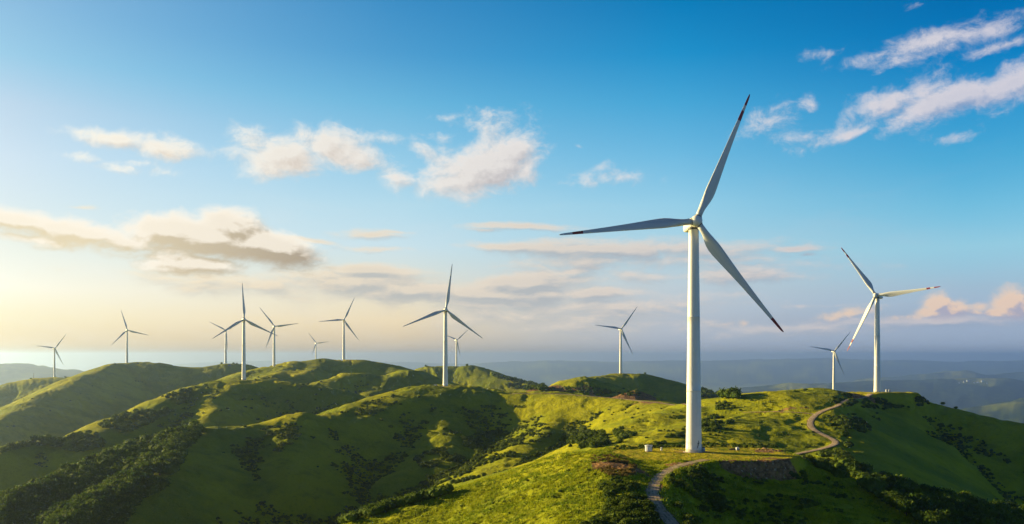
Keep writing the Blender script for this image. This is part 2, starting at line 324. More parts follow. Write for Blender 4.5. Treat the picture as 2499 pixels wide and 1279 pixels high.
def raw_height(x, y):
    """ground height at world x, y (flat arrays)"""
    x = x.astype(np.float32); y = y.astype(np.float32)
    r = np.hypot(x, y)
    wx = x + fbm(x, y, 90, 3, 5) * np.clip(r / 60, 3, 16); wy = y + fbm(x, y, 90, 3, 9) * np.clip(r / 60, 3, 16)
    base = FLOOR - np.clip((r - 2500) / 10, 0, 150) - np.clip((r - 5000) / 9, 0, 560) + 45 * fbm(x, y, 900, 4, 3) + np.clip((r - 4000) / 60, 0, 90) * fbm(x, y, 2600, 5, 19, .6) 
    k = np.clip(r / 220, 1.2, 8).astype(np.float32)
    S = np.exp(np.clip((base - FLOOR) / k, -60, 60) * 0 ).astype(np.float64)
    acc = base.astype(np.float64)
    H = [(base, None)]
    M = base.copy()
    parts = []
    for i, (nm, pts, w, sl, sr) in enumerate(RIDGES):
        W3 = np.array([P(*p) for p in pts]); smin = min(sl, sr)
        R = (W3[:, 2].max() - FLOOR) / smin + 60
        R = min(R, 900)
        sel = np.nonzero((x > W3[:, 0].min() - R) & (x < W3[:, 0].max() + R) & (y > W3[:, 1].min() - R) & (y < W3[:, 1].max() + R))[0]
        if len(sel) == 0: continue
        warp = 0.35 if nm[0] == 'A' else 1.0
        xs = x[sel] + (wx[sel] - x[sel]) * warp; ys = y[sel] + (wy[sel] - y[sel]) * warp
        xs = xs; ys = ys
        h, d = ridge_h(xs, ys, pts, w, sl, sr, 14 if nm[0] in 'AB' else 22, capk=.60 if nm in ('B4', 'B7') else 0)
        g = 1 - np.abs(fbm(x[sel], y[sel], 130 if nm[0] != 'A' else 60, 4, 31 + i)) * 2
        h = h + (g - 0.55) * (np.clip((d - w * 0.5) * 0.035, 0, 2.2) if nm[0] == 'A' else np.clip((d - w * 0.5) * 0.065, 0, 9))
        parts.append((sel, h.astype(np.float32)))
        M[sel] = np.maximum(M[sel], h)
    for i, (nm, pts, w, sl, sr, nz) in enumerate(FAR):
        sel = np.nonzero(r > 3300)[0]
        if len(sel) == 0: continue
        h, d = ridge_h(x[sel], y[sel], pts, w, sl, sr, 250, 0, 0)
        h = h + nz * fbm(x[sel], y[sel], nz * 11, 6, 50 + i, .60) * np.clip(d / (w * 2.0) + .30, 0, 1) + nz * .16 * fbm(x[sel], y[sel], nz * 2.2, 4, 80 + i, .6)
        parts.append((sel, h.astype(np.float32)))
        M[sel] = np.maximum(M[sel], h)
    acc = np.exp((base - M) / k)
    for sel, h in parts:
        acc[sel] += np.exp((h - M[sel]) / k[sel])
    z = M + k * np.log(acc)
    # the smooth union lifts crests where several meet: take back a little
    return z

# level ground under the turbines: px, py of the foot, depth, half sizes (across, along), edge softness
PADS = [(1693,1103,310, 31,25, 4), (2122,958,734, 36,15, 14), (1087,943,931, 26,14, 12), (595,928,1170, 18,12, 14),
        (1515,912,1590, 16,12, 14), (839,878,1785, 16,12, 14), (669,897,1730, 16,12, 14)]
def apply_pads(x, y, z):
    for (px, py, Y, rx, ry, soft) in PADS:
        cx, cy, cz = P(px, py, Y)
        if Y < 400:                                  # the near table: its rim is uneven
            cx += 2.0
            q = np.hypot((x - cx) / rx, (y - cy) / ry)
            q = q + 0.10 * fbm(x, y, 14, 3, 77)
            pw = np.abs((x - cx) / rx) ** 3 + np.abs((y - cy) / ry) ** 3
            q = pw ** (1 / 3) + 0.09 * fbm(x, y, 12, 3, 77)
            t = np.clip((1.0 + soft / rx - q) / (soft / rx), 0, 1)
            t = t * t * (3 - 2 * t)
            z = z * (1 - t) + (cz + 0.12 * fbm(x, y, 5, 3, 8)) * t
        else:
            q = np.hypot((x - cx) / rx, (y - cy) / ry)
            t = np.clip((1 + soft / rx - q) / (soft / rx), 0, 1); t = t * t * (3 - 2 * t)
            z = z * (1 - t) + cz * t
    return z

# ---------------------------------------------------------------- the grid (a fan round the view point, finest where the hills are seen)
QUAL = 1.0
def make_axes(q):
    a = list(np.arange(-33, 33.001, 0.062 / q))
    st = 0.1 / q; v = 33.0
    while v < 178.0:
        v += st; st = min(st * 1.12, 3.0); a.append(v); a.insert(0, -v)
    a = [v for v in a if -180 < v <= 180]
    rr = [4.0]
    while rr[-1] < 42000:
        r = rr[-1]
        k = .05 if r < 120 else .0042 if r < 420 else .0050 if r < 1200 else .0045 if r < 2700 else .012 if r < 4000 else .010 if r < 9000 else .012 if r < 18000 else .02 if r < 26000 else .05
        rr.append(r * (1 + k / q))
    return np.radians(np.array(a)), np.array(rr)
AZ, RR = make_axes(QUAL)
NA, NR = len(AZ), len(RR)
GX = (RR[:, None] * np.sin(AZ)[None]).ravel(); GY = (RR[:, None] * np.cos(AZ)[None]).ravel()
GZ = apply_pads(GX, GY, raw_height(GX, GY))
GZ = GZ.reshape(NR, NA)
LR = np.log(RR)
def ground(x, y, Z=None):
    """height of the ground mesh at x, y"""
    Z = GZ if Z is None else Z
    x = np.asarray(x, float); y = np.asarray(y, float)
    a = np.arctan2(x, y); r = np.hypot(x, y)
    ia = np.clip(np.searchsorted(AZ, a) - 1, 0, NA - 2); ir = np.clip(np.searchsorted(RR, r) - 1, 0, NR - 2)
    fa = np.clip((a - AZ[ia]) / (AZ[ia + 1] - AZ[ia]), 0, 1); fr = np.clip((r - RR[ir]) / (RR[ir + 1] - RR[ir]), 0, 1)
    return (Z[ir, ia] * (1 - fa) + Z[ir, ia + 1] * fa) * (1 - fr) + (Z[ir + 1, ia] * (1 - fa) + Z[ir + 1, ia + 1] * fa) * fr
def cast(px, py):
    """where the line of sight through px, py meets the ground (nan where it meets none)"""
    px = np.atleast_1d(np.asarray(px, float)); py = np.atleast_1d(np.asarray(py, float))
    u = (px - PW / 2) / F; v = -(py - HZ) / F
    n = np.hypot(u, 1)
    hit = np.full(px.shape, np.nan)
    a = np.arctan2(u, 1)
    ia = np.clip(np.searchsorted(AZ, a) - 1, 0, NA - 2); fa = (a - AZ[ia]) / (AZ[ia + 1] - AZ[ia])
    for i in range(len(px)):
        prof = GZ[:, ia[i]] * (1 - fa[i]) + GZ[:, ia[i] + 1] * fa[i]
        d = v[i] / n[i] * RR - prof
        d = d[RR > 130]; rr = RR[RR > 130]
        k = np.nonzero(d <= 0)[0]
        if len(k) and k[0] > 0:
            k = k[0]; t = d[k - 1] / (d[k - 1] - d[k] + 1e-9)
            hit[i] = rr[k - 1] + t * (rr[k] - rr[k - 1])
    Y = hit / n
    return np.stack([u * Y, Y, v * Y], 1)

# ---------------------------------------------------------------- object helpers
def tag(o, label=None, cat=None, group=None, kind=None):
    for k, v in (('label', label), ('category', cat), ('group', group), ('kind', kind)):
        if v: o[k] = v
    return o
def mesh_obj(name, me, parent=None, mats=()):
    o = bpy.data.objects.new(name, me); C.objects.link(o)
    for m in mats: me.materials.append(m)
    if parent: o.parent = parent
    return o
def np_mesh(name, V, Fc, smooth=True, mat_idx=None):
    """mesh from an (n,3) array and an (m,k) array of faces"""
    V = np.asarray(V, np.float32); Fc = np.asarray(Fc, np.int32); m, k = Fc.shape
    me = bpy.data.meshes.new(name)
    me.vertices.add(len(V)); me.vertices.foreach_set('co', V.ravel())
    me.loops.add(m * k); me.loops.foreach_set('vertex_index', Fc.ravel())
    me.polygons.add(m); me.polygons.foreach_set('loop_start', np.arange(m, dtype=np.int32) * k)
    me.polygons.foreach_set('loop_total', np.full(m, k, np.int32))
    me.polygons.foreach_set('use_smooth', np.full(m, smooth, bool))
    if mat_idx is not None: me.polygons.foreach_set('material_index', np.asarray(mat_idx, np.int32))
    me.update(calc_edges=True)
    return me
def empty(name, loc, rz=0.0):
    o = bpy.data.objects.new(name, None); C.objects.link(o)
    o.location = loc; o.rotation_euler = (0, 0, rz); o.empty_display_size = 1
    return o
class MB:
    """collects shapes into one bmesh"""
    def __init__(s): s.bm = bmesh.new()
    def ring(s, pts): return [s.bm.verts.new(p) for p in pts]
    def bridge(s, a, b, mi=0):
        n = len(a)
        for i in range(n):
            f = s.bm.faces.new((a[i], a[(i + 1) % n], b[(i + 1) % n], b[i])); f.smooth = True; f.material_index = mi
    def cap(s, r, flip=False, mi=0):
        f = s.bm.faces.new(r[::-1] if flip else r); f.material_index = mi
    def lathe(s, prof, n=32, origin=(0, 0, 0), M=None, caps=True, mi=0):
        """prof: (radius, height) pairs round the local z axis"""
        rings = []
        for (r, z) in prof:
            pts = []
            for i in range(n):
                a = 2 * math.pi * i / n
                v = Vector((r * math.cos(a), r * math.sin(a), z))
                if M: v = M @ v
                pts.append(v + Vector(origin))
            rings.append(s.ring(pts))
        for a, b in zip(rings, rings[1:]): s.bridge(a, b, mi)
        if caps: s.cap(rings[0], True, mi); s.cap(rings[-1], False, mi)
        return s
    def box(s, c, size, M=None, bevel=0.0, mi=0):
        r = bmesh.ops.create_cube(s.bm, size=1.0)
        vs = r['verts']
        for v in vs:
            v.co = Vector((v.co.x * size[0], v.co.y * size[1], v.co.z * size[2]))
            if M: v.co = M @ v.co
            v.co += Vector(c)
        if bevel:
            es = list({e for v in vs for e in v.link_edges})
            bmesh.ops.bevel(s.bm, geom=es, offset=bevel, segments=2, affect='EDGES')
        return s
    def rock(s, c, size, seed, sub=2):
        rng = random.Random(seed)
        r = bmesh.ops.create_icosphere(s.bm, subdivisions=sub, radius=1.0)
        off = [rng.uniform(-9, 9) for _ in range(3)]
        from mathutils import noise as mn
        for v in r['verts']:
            d = 1 + 0.55 * mn.noise(v.co * 1.2 + Vector(off)) + 0.2 * mn.noise(v.co * 3.1 + Vector(off))
            v.co = Vector((v.co.x * size[0] * d, v.co.y * size[1] * d, v.co.z * size[2] * d)) + Vector(c)
        return s
    def build(s, name, mats, parent=None):
        me = bpy.data.meshes.new(name); bmesh.ops.recalc_face_normals(s.bm, faces=s.bm.faces[:])
        s.bm.to_mesh(me); s.bm.free()
        return mesh_obj(name, me, parent, mats if isinstance(mats, (list, tuple)) else [mats])

def mat(name, rough=0.8, spec=0.3):
    m = bpy.data.materials.new(name); m.use_nodes = True
    n = NT(m.node_tree); b = n.n['Principled BSDF']
    b.inputs['Roughness'].default_value = rough; b.inputs['Specular IOR Level'].default_value = spec
    return m, n, b

# ---------------------------------------------------------------- ground masks and relief
def blob_mask(x, y, cx, cy, rx, ry, soft=1.0, n=0.5, seed=0, sc_=None):
    q = np.hypot((x - cx) / rx, (y - cy) / ry)
    q = q + n * fbm(x, y, sc_ or max(rx, ry) * .6, 4, seed)
    return np.clip((1.15 - q) / soft, 0, 1)

def path3(pts, step=2.0, smooth=6):
    p = cast([a[0] for a in pts], [a[1] for a in pts])
    p = p[~np.isnan(p[:, 0])]
    c = catmull(p, step)
    c[:, 2] = ground(c[:, 0], c[:, 1])
    k = np.ones(smooth * 2 + 1) / (smooth * 2 + 1)
    for ax in range(3):
        pad = np.pad(c[:, ax], smooth, mode='reflect', reflect_type='odd'); c[:, ax] = np.convolve(pad, k, 'valid')
    return c
TRACKS = [
 ('near', [(1722,1122),(1690,1128),(1655,1136),(1625,1149),(1602,1170),(1591,1194),(1592,1215),(1604,1240),(1625,1262),(1652,1289),(1710,1345),(1800,1430)], 1.75, 1.5),
 ('mid', [(2125,961),(2090,973),(2050,988),(2012,1001),(1988,1014),(1977,1030),(1981,1046),(2004,1060),(2033,1071),(2044,1080),(2030,1090),(1990,1099),(1940,1109)], 2.0, 2.5),
 ('branch', [(1990,1011),(1955,1007),(1910,1005),(1860,1005),(1815,1007)], 1.3, 2.5),
 ('saddle', [(1250,961),(1300,961),(1350,961),(1420,966),(1500,972),(1570,980),(1640,988),(1690,993),(1716,994)], 2.2, 3),
]
fx, fy, fz = GX, GY, GZ.ravel()
TR = []
for nm, pts, hw, st in TRACKS:
    c = path3(pts, st, 7 if nm == 'near' else 5)
    TR.append((nm, c, hw))
road_d = np.full(fx.shape, 1e9)
for nm, c, hw in TR:
    R = 14 if nm == 'near' else 16
    sel = np.nonzero((fx > c[:, 0].min() - R) & (fx < c[:, 0].max() + R) & (fy > c[:, 1].min() - R) & (fy < c[:, 1].max() + R))[0]
    x, y = fx[sel], fy[sel]
    best = np.full(len(sel), 1e9); bz = np.zeros(len(sel))
    for a, b in zip(c[:-1], c[1:]):
        dx, dy = (b - a)[:2]; L2 = dx * dx + dy * dy + 1e-9
        t = np.clip(((x - a[0]) * dx + (y - a[1]) * dy) / L2, 0, 1)
        d = np.hypot(x - a[0] - t * dx, y - a[1] - t * dy)
        m = d < best; best[m] = d[m]; bz[m] = (a[2] + t * (b[2] - a[2]))[m]
    outer = hw + (3.5 if nm == 'near' else 7 if nm != 'branch' else 4)
    t = np.clip((outer - best) / (outer - hw - .4), 0, 1); t = t * t * (3 - 2 * t)
    fz[sel] = fz[sel] * (1 - t) + (bz - .04) * t
    road_d[sel] = np.minimum(road_d[sel], best - hw)
near_pad = np.maximum(np.abs((fx - P(1693,1103,310)[0] - 2) / 31), np.abs((fy - 310) / 25))
dist = np.hypot(fx, fy)
calm = np.clip(road_d / 3, 0, 1) * np.clip((near_pad - .9) * 6, .12, 1)
# tussocks and hummocks
tus = fbm(fx, fy, 5.0, 4, 201) * .38 + fbm(fx, fy, 1.7, 3, 202) * .16
mid_ = fbm(fx, fy, 16, 4, 203)
amp_near = np.clip((520 - dist) / 150, 0, 1); amp_mid = np.clip((dist - 380) / 150, 0, 1) * np.clip((2300 - dist) / 900, 0, 1)
rid = np.abs(fbm(fx, fy, 42, 4, 205))
fz += calm * (amp_near * (tus + mid_ * .55) + amp_mid * (mid_ * .7 + fbm(fx, fy, 6, 2, 204) * .35) - np.clip(dist / 900, .25, 1.5) * 1.6 * np.clip(.16 - rid, 0, .16) / .16 * np.clip(3500 - dist, 0, 1))
GZ = fz.reshape(NR, NA)

def wpos(px, py):
    p = cast([px], [py])[0]
    return p
dirt = np.zeros(fx.shape, np.float32)
for (px, py, rx, ry, k, sd) in [(1505,1132,9,9,1.15,1),(1480,1142,8,6,1.0,2),(1535,1148,6,6,1.1,31),(1850,1144,11,4,.62,3),(1925,1138,8,5,.72,4),(1888,1120,6,3,.65,13),(1785,1138,8,3.5,.6,5),
                            (1535,966,24,26,1.2,6),(1570,974,14,12,1.1,7),(1330,948,30,14,.7,17),(1400,950,40,10,.7,18),(1590,982,16,10,.7,8),(2095,968,13,9,1.0,9),(2075,972,8,9,.6,10),(1905,1004,20,6,.5,11),(1660,1134,6,5,.8,12),(1870,1100,6,5,.8,15)]:
    w = wpos(px, py)
    if np.isnan(w[0]): continue
    sel = np.nonzero((np.abs(fx - w[0]) < rx * 2.5) & (np.abs(fy - w[1]) < ry * 2.5))[0]
    dirt[sel] = np.maximum(dirt[sel], k * blob_mask(fx[sel], fy[sel], w[0], w[1], rx, ry, .6, .9, sd, max(rx, ry) * .5))
c0 = P(1693,1103,310)
dirt = np.maximum(dirt, .9 * blob_mask(fx, fy, c0[0], c0[1], 7, 5, .9, .5, 21, 3).astype(np.float32))
dirt = np.maximum(dirt, (.75 * np.clip(1 - (road_d - .1) / 1.1, 0, 1) * np.clip(.6 + fbm(fx, fy, 4, 3, 23), 0, 1)).astype(np.float32))
dry = np.clip((1.05 - near_pad) * 8, 0, 1).astype(np.float32)       # trampled, drier grass of the level table
for (px, py, Y, rx, ry, soft) in PADS[1:]:
    q = P(px, py, Y); dry = np.maximum(dry, np.clip(1.25 - np.hypot((fx - q[0]) / (rx + 4), (fy - q[1]) / (ry + 4)), 0, 1) * .9).astype(np.float32)

idx = np.arange(NR * NA).reshape(NR, NA)
q = np.stack([idx[:-1, :-1], idx[:-1, 1:], idx[1:, 1:], idx[1:, :-1]], -1).reshape(-1, 4)[:, ::-1]
ring = np.stack([idx[:-1, -1], idx[:-1, 0], idx[1:, 0], idx[1:, -1]], -1)[:, ::-1]
q = np.concatenate([q, ring])
V = np.stack([fx, fy, fz], 1)
me = np_mesh('hills', V, q)
wood_ = np.clip((dist - 3200) / 900, 0, 1) * np.clip(1.15 + 2.8 * fbm(fx, fy, 1100, 5, 55, .6), .1, 1) * np.clip((fz + 960 + 60 * fbm(fx, fy, 700, 4, 57)) / 120, .12, 1)      # the far ranges are wooded, their valleys cleared
for nm, arr in (('dirt', dirt), ('dry', dry), ('wood', wood_)):
    at = me.attributes.new(nm, 'FLOAT', 'POINT'); at.data.foreach_set('value', arr.astype(np.float32))

gm, g, gb = mat('grassland', .95, .04)
geo = g.node('ShaderNodeNewGeometry'); pos = geo.outputs['Position']
def attr(g, nm): return g.node('ShaderNodeAttribute', attribute_name=nm).outputs['Fac']
n1 = g.noise(pos, 1 / 90, 5, .6); n2 = g.noise(pos, 1 / 14, 5, .6); n3 = g.noise(pos, 1 / 2.2, 4, .65); n4 = g.noise(pos, 1 / .7, 3, .6)
col = g.mix(g.mr(n1, .38, .62), (.185, .225, .009), (.350, .345, .008))
col = g.mix(g.m('MULTIPLY', g.mr(n2, .50, .72), .38), col, (.060, .108, .012))
col = g.mix(g.m('MULTIPLY', g.mr(n3, .52, .75), .5), col, (.085, .140, .009))
col = g.mix(g.m('MULTIPLY', g.mr(n4, .50, .72), .45), col, (.38, .38, .02))
wood = g.m('MULTIPLY', attr(g, 'wood'), g.mr(n1, .30, .55, .75, 1.0))
col = g.mix(wood, col, (.020, .040, .020))
dryf = g.m('MULTIPLY', attr(g, 'dry'), g.mr(g.noise(pos, 1 / 5.0, 5, .62, .6), .30, .56))
col = g.mix(dryf, col, (.40, .33, .020))
dn = g.noise(pos, 1 / 1.6, 5, .7)
dcol = g.mix(g.mr(dn, .35, .65), (.13, .070, .028), (.36, .20, .085))
dcol = g.mix(g.mr(g.noise(pos, 1 / .9, 3, .5), .60, .70), dcol, (.46, .37, .26))
col = g.mix(g.mr(g.m('ADD', attr(g, 'dirt'), g.m('MULTIPLY', g.m('SUBTRACT', n3, .5), .9)), .38, .52), col, dcol)
g.set(gb.inputs['Base Color'], col)
bmp = g.node('ShaderNodeBump', {'Height': g.m('ADD', g.m('MULTIPLY', n2, 3.0), g.m('ADD', g.m('MULTIPLY', n3, .9), g.m('MULTIPLY', n4, .35))), 'Strength': .8, 'Distance': 1.2})
g.set(gb.inputs['Normal'], bmp)
hills = mesh_obj('hills', me, None, [gm])
tag(hills, 'green grass hills with shaded valleys and far blue ranges behind', kind='structure')

# the tracks
tm, t, tb = mat('track_gravel', .95, .1)
tp = t.node('ShaderNodeNewGeometry').outputs['Position']
side = t.node('ShaderNodeAttribute', attribute_name='across').outputs['Fac']
rut = t.m('ABSOLUTE', t.m('SUBTRACT', t.m('ABSOLUTE', side), .52))
tc = t.mix(t.mr(t.noise(tp, 1 / 3.0, 5, .6), .35, .65), (.40, .29, .18), (.58, .45, .30))
tc = t.mix(t.m('MULTIPLY', t.mr(rut, .26, .02), t.mr(t.noise(tp, 1 / 2.2, 5, .65), .38, .62, .0, .95)), tc, (.24, .175, .115))
edge = t.m('ADD', t.m('ABSOLUTE', side), t.m('MULTIPLY', t.m('SUBTRACT', t.noise(tp, 1 / .9, 4, .65), .5), .9))
tc = t.mix(t.mr(edge, .78, 1.0), tc, (.075, .085, .018))
tc = t.mix(t.m('MULTIPLY', t.mr(t.m('ABSOLUTE', side), .16, .0), t.mr(t.noise(tp, 1 / 1.1, 4, .65), .45, .6, 0, .75)), tc, (.07, .08, .02))
t.set(tb.inputs['Base Color'], tc)
t.set(tb.inputs['Normal'], t.node('ShaderNodeBump', {'Height': t.noise(tp, 1 / .5, 4, .7), 'Strength': .6, 'Distance': .15}))
TL = {'near': 'rutted dirt track curving down from the level grass table', 'mid': 'pale winding dirt track climbing to the right turbine',
      'branch': 'faint straight side track crossing the lit slope', 'saddle': 'narrow dirt track along the saddle between hills'}
def ribbon(nm, c, hw, lift):
    d = np.gradient(c[:, :2], axis=0); d /= np.linalg.norm(d, axis=1)[:, None] + 1e-9
    nrm = np.stack([-d[:, 1], d[:, 0]], 1); K = 9
    off = np.linspace(-1, 1, K)
    wv = hw * (1 + .10 * fbm(np.arange(len(c)) * 1.0, np.zeros(len(c)), 5, 2, 7))
    xy = c[:, None, :2] + nrm[:, None] * (off[None, :, None] * wv[:, None, None])
    z = ground(xy[..., 0], xy[..., 1], GZ)
    z = z + lift * (1 - .4 * off[None] ** 4)
    V = np.concatenate([xy, z[..., None]], -1).reshape(-1, 3)
    ii = np.arange(len(c) * K).reshape(len(c), K)
    fq = np.stack([ii[:-1, :-1], ii[:-1, 1:], ii[1:, 1:], ii[1:, :-1]], -1).reshape(-1, 4)
    me = np_mesh('dirt_track', V, fq)
    at = me.attributes.new('across', 'FLOAT', 'POINT'); at.data.foreach_set('value', np.tile(off, len(c)).astype(np.float32))
    o = mesh_obj('dirt_track', me, None, [tm]); tag(o, TL[nm], kind='structure')
for nm, c, hw in TR: ribbon(nm, catmull(c, .8 if nm == 'near' else 2.5), hw, .10 if nm == 'near' else .3)

# ---------------------------------------------------------------- paint
def white_paint(name, base, rough=.38, dirt=.42):
    m, n, b = mat(name, rough, .5)
    tc = n.node('ShaderNodeTexCoord').outputs['Object']
    st = n.node('ShaderNodeMapping', {'Vector': tc, 'Scale': (1.6, 1.6, .05)})
    s1 = n.noise(st.outputs[0], 1.0, 5, .65); s2 = n.noise(tc, .35, 4, .6)
    c = n.mix(n.m('MULTIPLY', n.mr(s1, .48, .75), dirt), base, tuple(x * .62 for x in base))
    c = n.mix(n.m('MULTIPLY', n.mr(s2, .45, .75), dirt * .6), c, tuple(x * .8 for x in base))
    n.set(b.inputs['Base Color'], c)
    n.set(b.inputs['Roughness'], n.mr(s2, .3, .7, rough - .06, rough + .14))
    return m
M_TOWER = white_paint('tower_paint', (.76, .73, .64))
M_BLADE = white_paint('blade_gelcoat', (.56, .58, .59), .42, .3)
M_RED = white_paint('red_band_paint', (.22, .010, .012), .5, .3)
M_NAC = white_paint('nacelle_paint', (.70, .71, .69), .4, .3)
M_DARK, _n, _b = mat('dark_metal', .5, .4); _b.inputs['Base Color'].default_value = (.035, .037, .04, 1)
M_MARK, _n, _b = mat('dark_marking', .8, .2); _b.inputs['Base Color'].default_value = (.03, .04, .045, 1)
M_CONC, cn, cb = mat('concrete', .9, .2)
_p = cn.node('ShaderNodeTexCoord').outputs['Object']
cn.set(cb.inputs['Base Color'], cn.mix(cn.mr(cn.noise(_p, 1.2, 5, .65), .35, .65), (.24, .20, .15), (.42, .37, .29)))

HH = 80.0     # hub height of every turbine
def tower_r(z): return 2.72 + (1.72 - 2.72) * (z / 78.0) + .10 * math.exp(-z / 3.0)
SEAMS = [1.2, 21.5, 47.2]
def build_tower(parent, n=48):
    prof = []; z = 0.0
    for k in range(0, 79, 3):
        prof.append((tower_r(k), float(k)))
    for s_ in SEAMS:
        prof += [(tower_r(s_) , s_ - .08), (tower_r(s_) + .035, s_ - .05), (tower_r(s_) + .035, s_ + .05), (tower_r(s_), s_ + .08)]
    prof += [(tower_r(78) + .05, 78.02), (tower_r(78) + .05, 78.5), (1.55, 78.52)]
    prof.sort(key=lambda p: p[1])
    return MB().lathe(prof, n).build('tower', M_TOWER, parent)

CH = [(0.0, 2.15, 1.0, 0), (.035, 2.15, 1.0, 0), (.07, 2.35, .86, 8), (.11, 3.1, .60, 16), (.15, 3.85, .42, 17), (.19, 4.25, .34, 15), (.23, 4.2, .30, 13), (.30, 3.75, .27, 10.5),
      (.40, 3.10, .24, 7.5), (.50, 2.55, .22, 5.5), (.60, 2.08, .20, 4), (.70, 1.68, .18, 2.8), (.79, 1.35, .17, 1.8), (.86, 1.12, .16, 1), (.91, .95, .16, .5), (.96, .78, .15, 0), (.985, .60, .15, 0), (1.0, .22, .15, 0)]
def blade_mesh(R, bands, n=20, pitch=14.0, root=1.75):
    """blade along +Z, rotor axis -Y (upwind, towards the front), leading edge -X; bands: (from, to) parts of the radius painted red"""
    mb = MB()
    stations = sorted(set([c[0] for c in CH] + [b for bd in bands for b in bd] + [.25, .275, .35, .45, .55, .65]))
    rings = []; zs = []
    for t in stations:
        c = np.interp(t, [x[0] for x in CH], [x[1] for x in CH]) * R / 48.3
        th = np.interp(t, [x[0] for x in CH], [x[2] for x in CH]); tw = math.radians(np.interp(t, [x[0] for x in CH], [x[3] for x in CH]) + pitch)
        rnd = max(0.0, min(1.0, (.13 - t) / .10))        # 1: round root, 0: aerofoil
        pts = []
        ax = .5 * rnd + .33 * (1 - rnd)                  # pitch axis along the chord
        for i in range(n):
            a = 2 * math.pi * i / n
            xc = .5 * (1 - math.cos(a))                  # 0 leading .. 1 trailing
            yt = 5 * th * (.2969 * math.sqrt(xc) - .1260 * xc - .3516 * xc ** 2 + .2843 * xc ** 3 - .1036 * xc ** 4)
            ya = (yt if a < math.pi else -yt) + .18 * th * (1 - (2 * xc - .9) ** 2) * .5
            yr = .5 * math.sin(a)
            x = (xc - ax) * c; y = (yr * rnd + ya * (1 - rnd)) * c
            X = x * math.cos(tw) - y * math.sin(tw); Y = x * math.sin(tw) + y * math.cos(tw)
            pts.append((X, Y - 2.2 * t * t, root + t * (R - root)))
        rings.append(mb.ring(pts)); zs.append(t)
    for k in range(len(rings) - 1):
        tm_ = (zs[k] + zs[k + 1]) / 2
        mb.bridge(rings[k], rings[k + 1], 1 if any(a <= tm_ <= b for a, b in bands) else 0)
    mb.cap(rings[0], True); mb.cap(rings[-1])
    bmesh.ops.recalc_face_normals(mb.bm, faces=mb.bm.faces[:])
    me = bpy.data.meshes.new('blade'); mb.bm.to_mesh(me); mb.bm.free()
    me.materials.append(M_BLADE); me.materials.append(M_RED)
    return me
_blades = {}
def get_blade(R, bands):
    k = (round(R, 1), tuple(bands))
    if k not in _blades: _blades[k] = blade_mesh(R, bands)
    return _blades[k]

_hub = {}
def turbine(px, py_hub, depth, rot, yaw, R, label, bands=((),(),()), scale=1.0, detail=True, group=None):
    """px: place across the frame, depth: metres away; rot: rotor angle clockwise from straight up; yaw: how far the rotor faces right of the viewer"""
    hx, hy, hz = P(px, py_hub, depth)
    base = Vector((hx, hy, hz - HH * scale))
    look = math.atan2(hx, hy)                                     # bearing of the tower
    root = empty('wind_turbine', base)
    root.scale = (scale,) * 3
    tag(root, label, 'wind turbine', group)
    tw = build_tower(root, 48 if detail else 24)
    # rotor and nacelle share a frame whose -Y is the wind side
    fr = Matrix.Rotation(-look + math.radians(yaw), 4, 'Z')
    tilt = Matrix.Rotation(math.radians(-4), 4, 'X')
    top = Matrix.Translation((0, 0, HH)) @ fr @ tilt
    nb = MB()
    # nacelle: rounded housing running back from the rotor
    sec = [(-1.9, 1.25, 1.3), (-1.6, 1.62, 1.6), (-.6, 1.85, 1.78), (2, 1.95, 1.85), (5, 1.95, 1.85), (7.6, 1.8, 1.7), (8.9, 1.45, 1.4), (9.3, 1.05, 1.0)]
    rings = []
    for (yy, wx_, hz_) in sec:
        pts = []
        for i in range(24):
            a = 2 * math.pi * i / 24; ca, sa = math.cos(a), math.sin(a)
            p_ = 2 / 3.6
            pts.append(Vector((math.copysign(abs(ca) ** p_, ca) * wx_, yy, math.copysign(abs(sa) ** p_, sa) * hz_ + .05)))
        rings.append(nb.ring(pts))
    for a, b in zip(rings, rings[1:]): nb.bridge(a, b)
    nb.cap(rings[0], True); nb.cap(rings[-1])
    nac = nb.build('nacelle', M_NAC, root); nac.matrix_local = top
    if detail:
        yr_ = MB().lathe([(1.78, -2.35), (1.9, -2.2), (1.9, -1.6)], 32).build('yaw_ring', M_DARK, root); yr_.matrix_local = top
        mst = MB(); mst.lathe([(.05, 0), (.04, 1.5)], 8, (.7, 7.4, 1.75)); mst.lathe([(.05, 0), (.04, 1.5)], 8, (-.7, 7.4, 1.75)); mst.box((0, 7.4, 3.1), (1.5, .07, .07)); mst.lathe([(.14, 0), (.14, .3)], 10, (0, 7.4, 3.13))
        mst.build('weather_mast', M_DARK, nac)
    HY = -3.55                                                     # rotor plane in front of the tower axis
    Mh = Matrix.Rotation(math.radians(90), 3, 'X')                 # local z -> -y
    hb = MB().lathe([(1.55, -1.7), (1.86, -1.5), (1.98, -.7), (2.0, .2), (1.9, .9), (1.6, 1.55), (1.1, 2.0), (.55, 2.25), (.02, 2.32)], 36, (0, 0, 0), Mh)
    for k in range(3):                                             # sockets of the blades
        a = math.radians(rot + 120 * k)
        Ms = Matrix.Rotation(a, 3, 'Y')
        hb.lathe([(1.24, .9), (1.26, 1.72), (1.20, 1.95)], 28, (0, 0, 0), Ms)
    hub = hb.build('hub', M_NAC, root)
    hub.matrix_local = top @ Matrix.Translation((0, HY, 0))
    for k in range(3):
        a = math.radians(rot + 120 * k)
        bl = mesh_obj('blade', get_blade(R / scale, bands[k]), root)
        bl.matrix_local = top @ Matrix.Translation((0, HY, 0)) @ Matrix.Rotation(a, 4, 'Y')
        if detail:
            col_ = MB().lathe([(1.29, 1.70), (1.33, 1.74), (1.33, 1.86), (1.29, 1.90)], 28, caps=False).build('root_collar', M_DARK, bl)
    return root

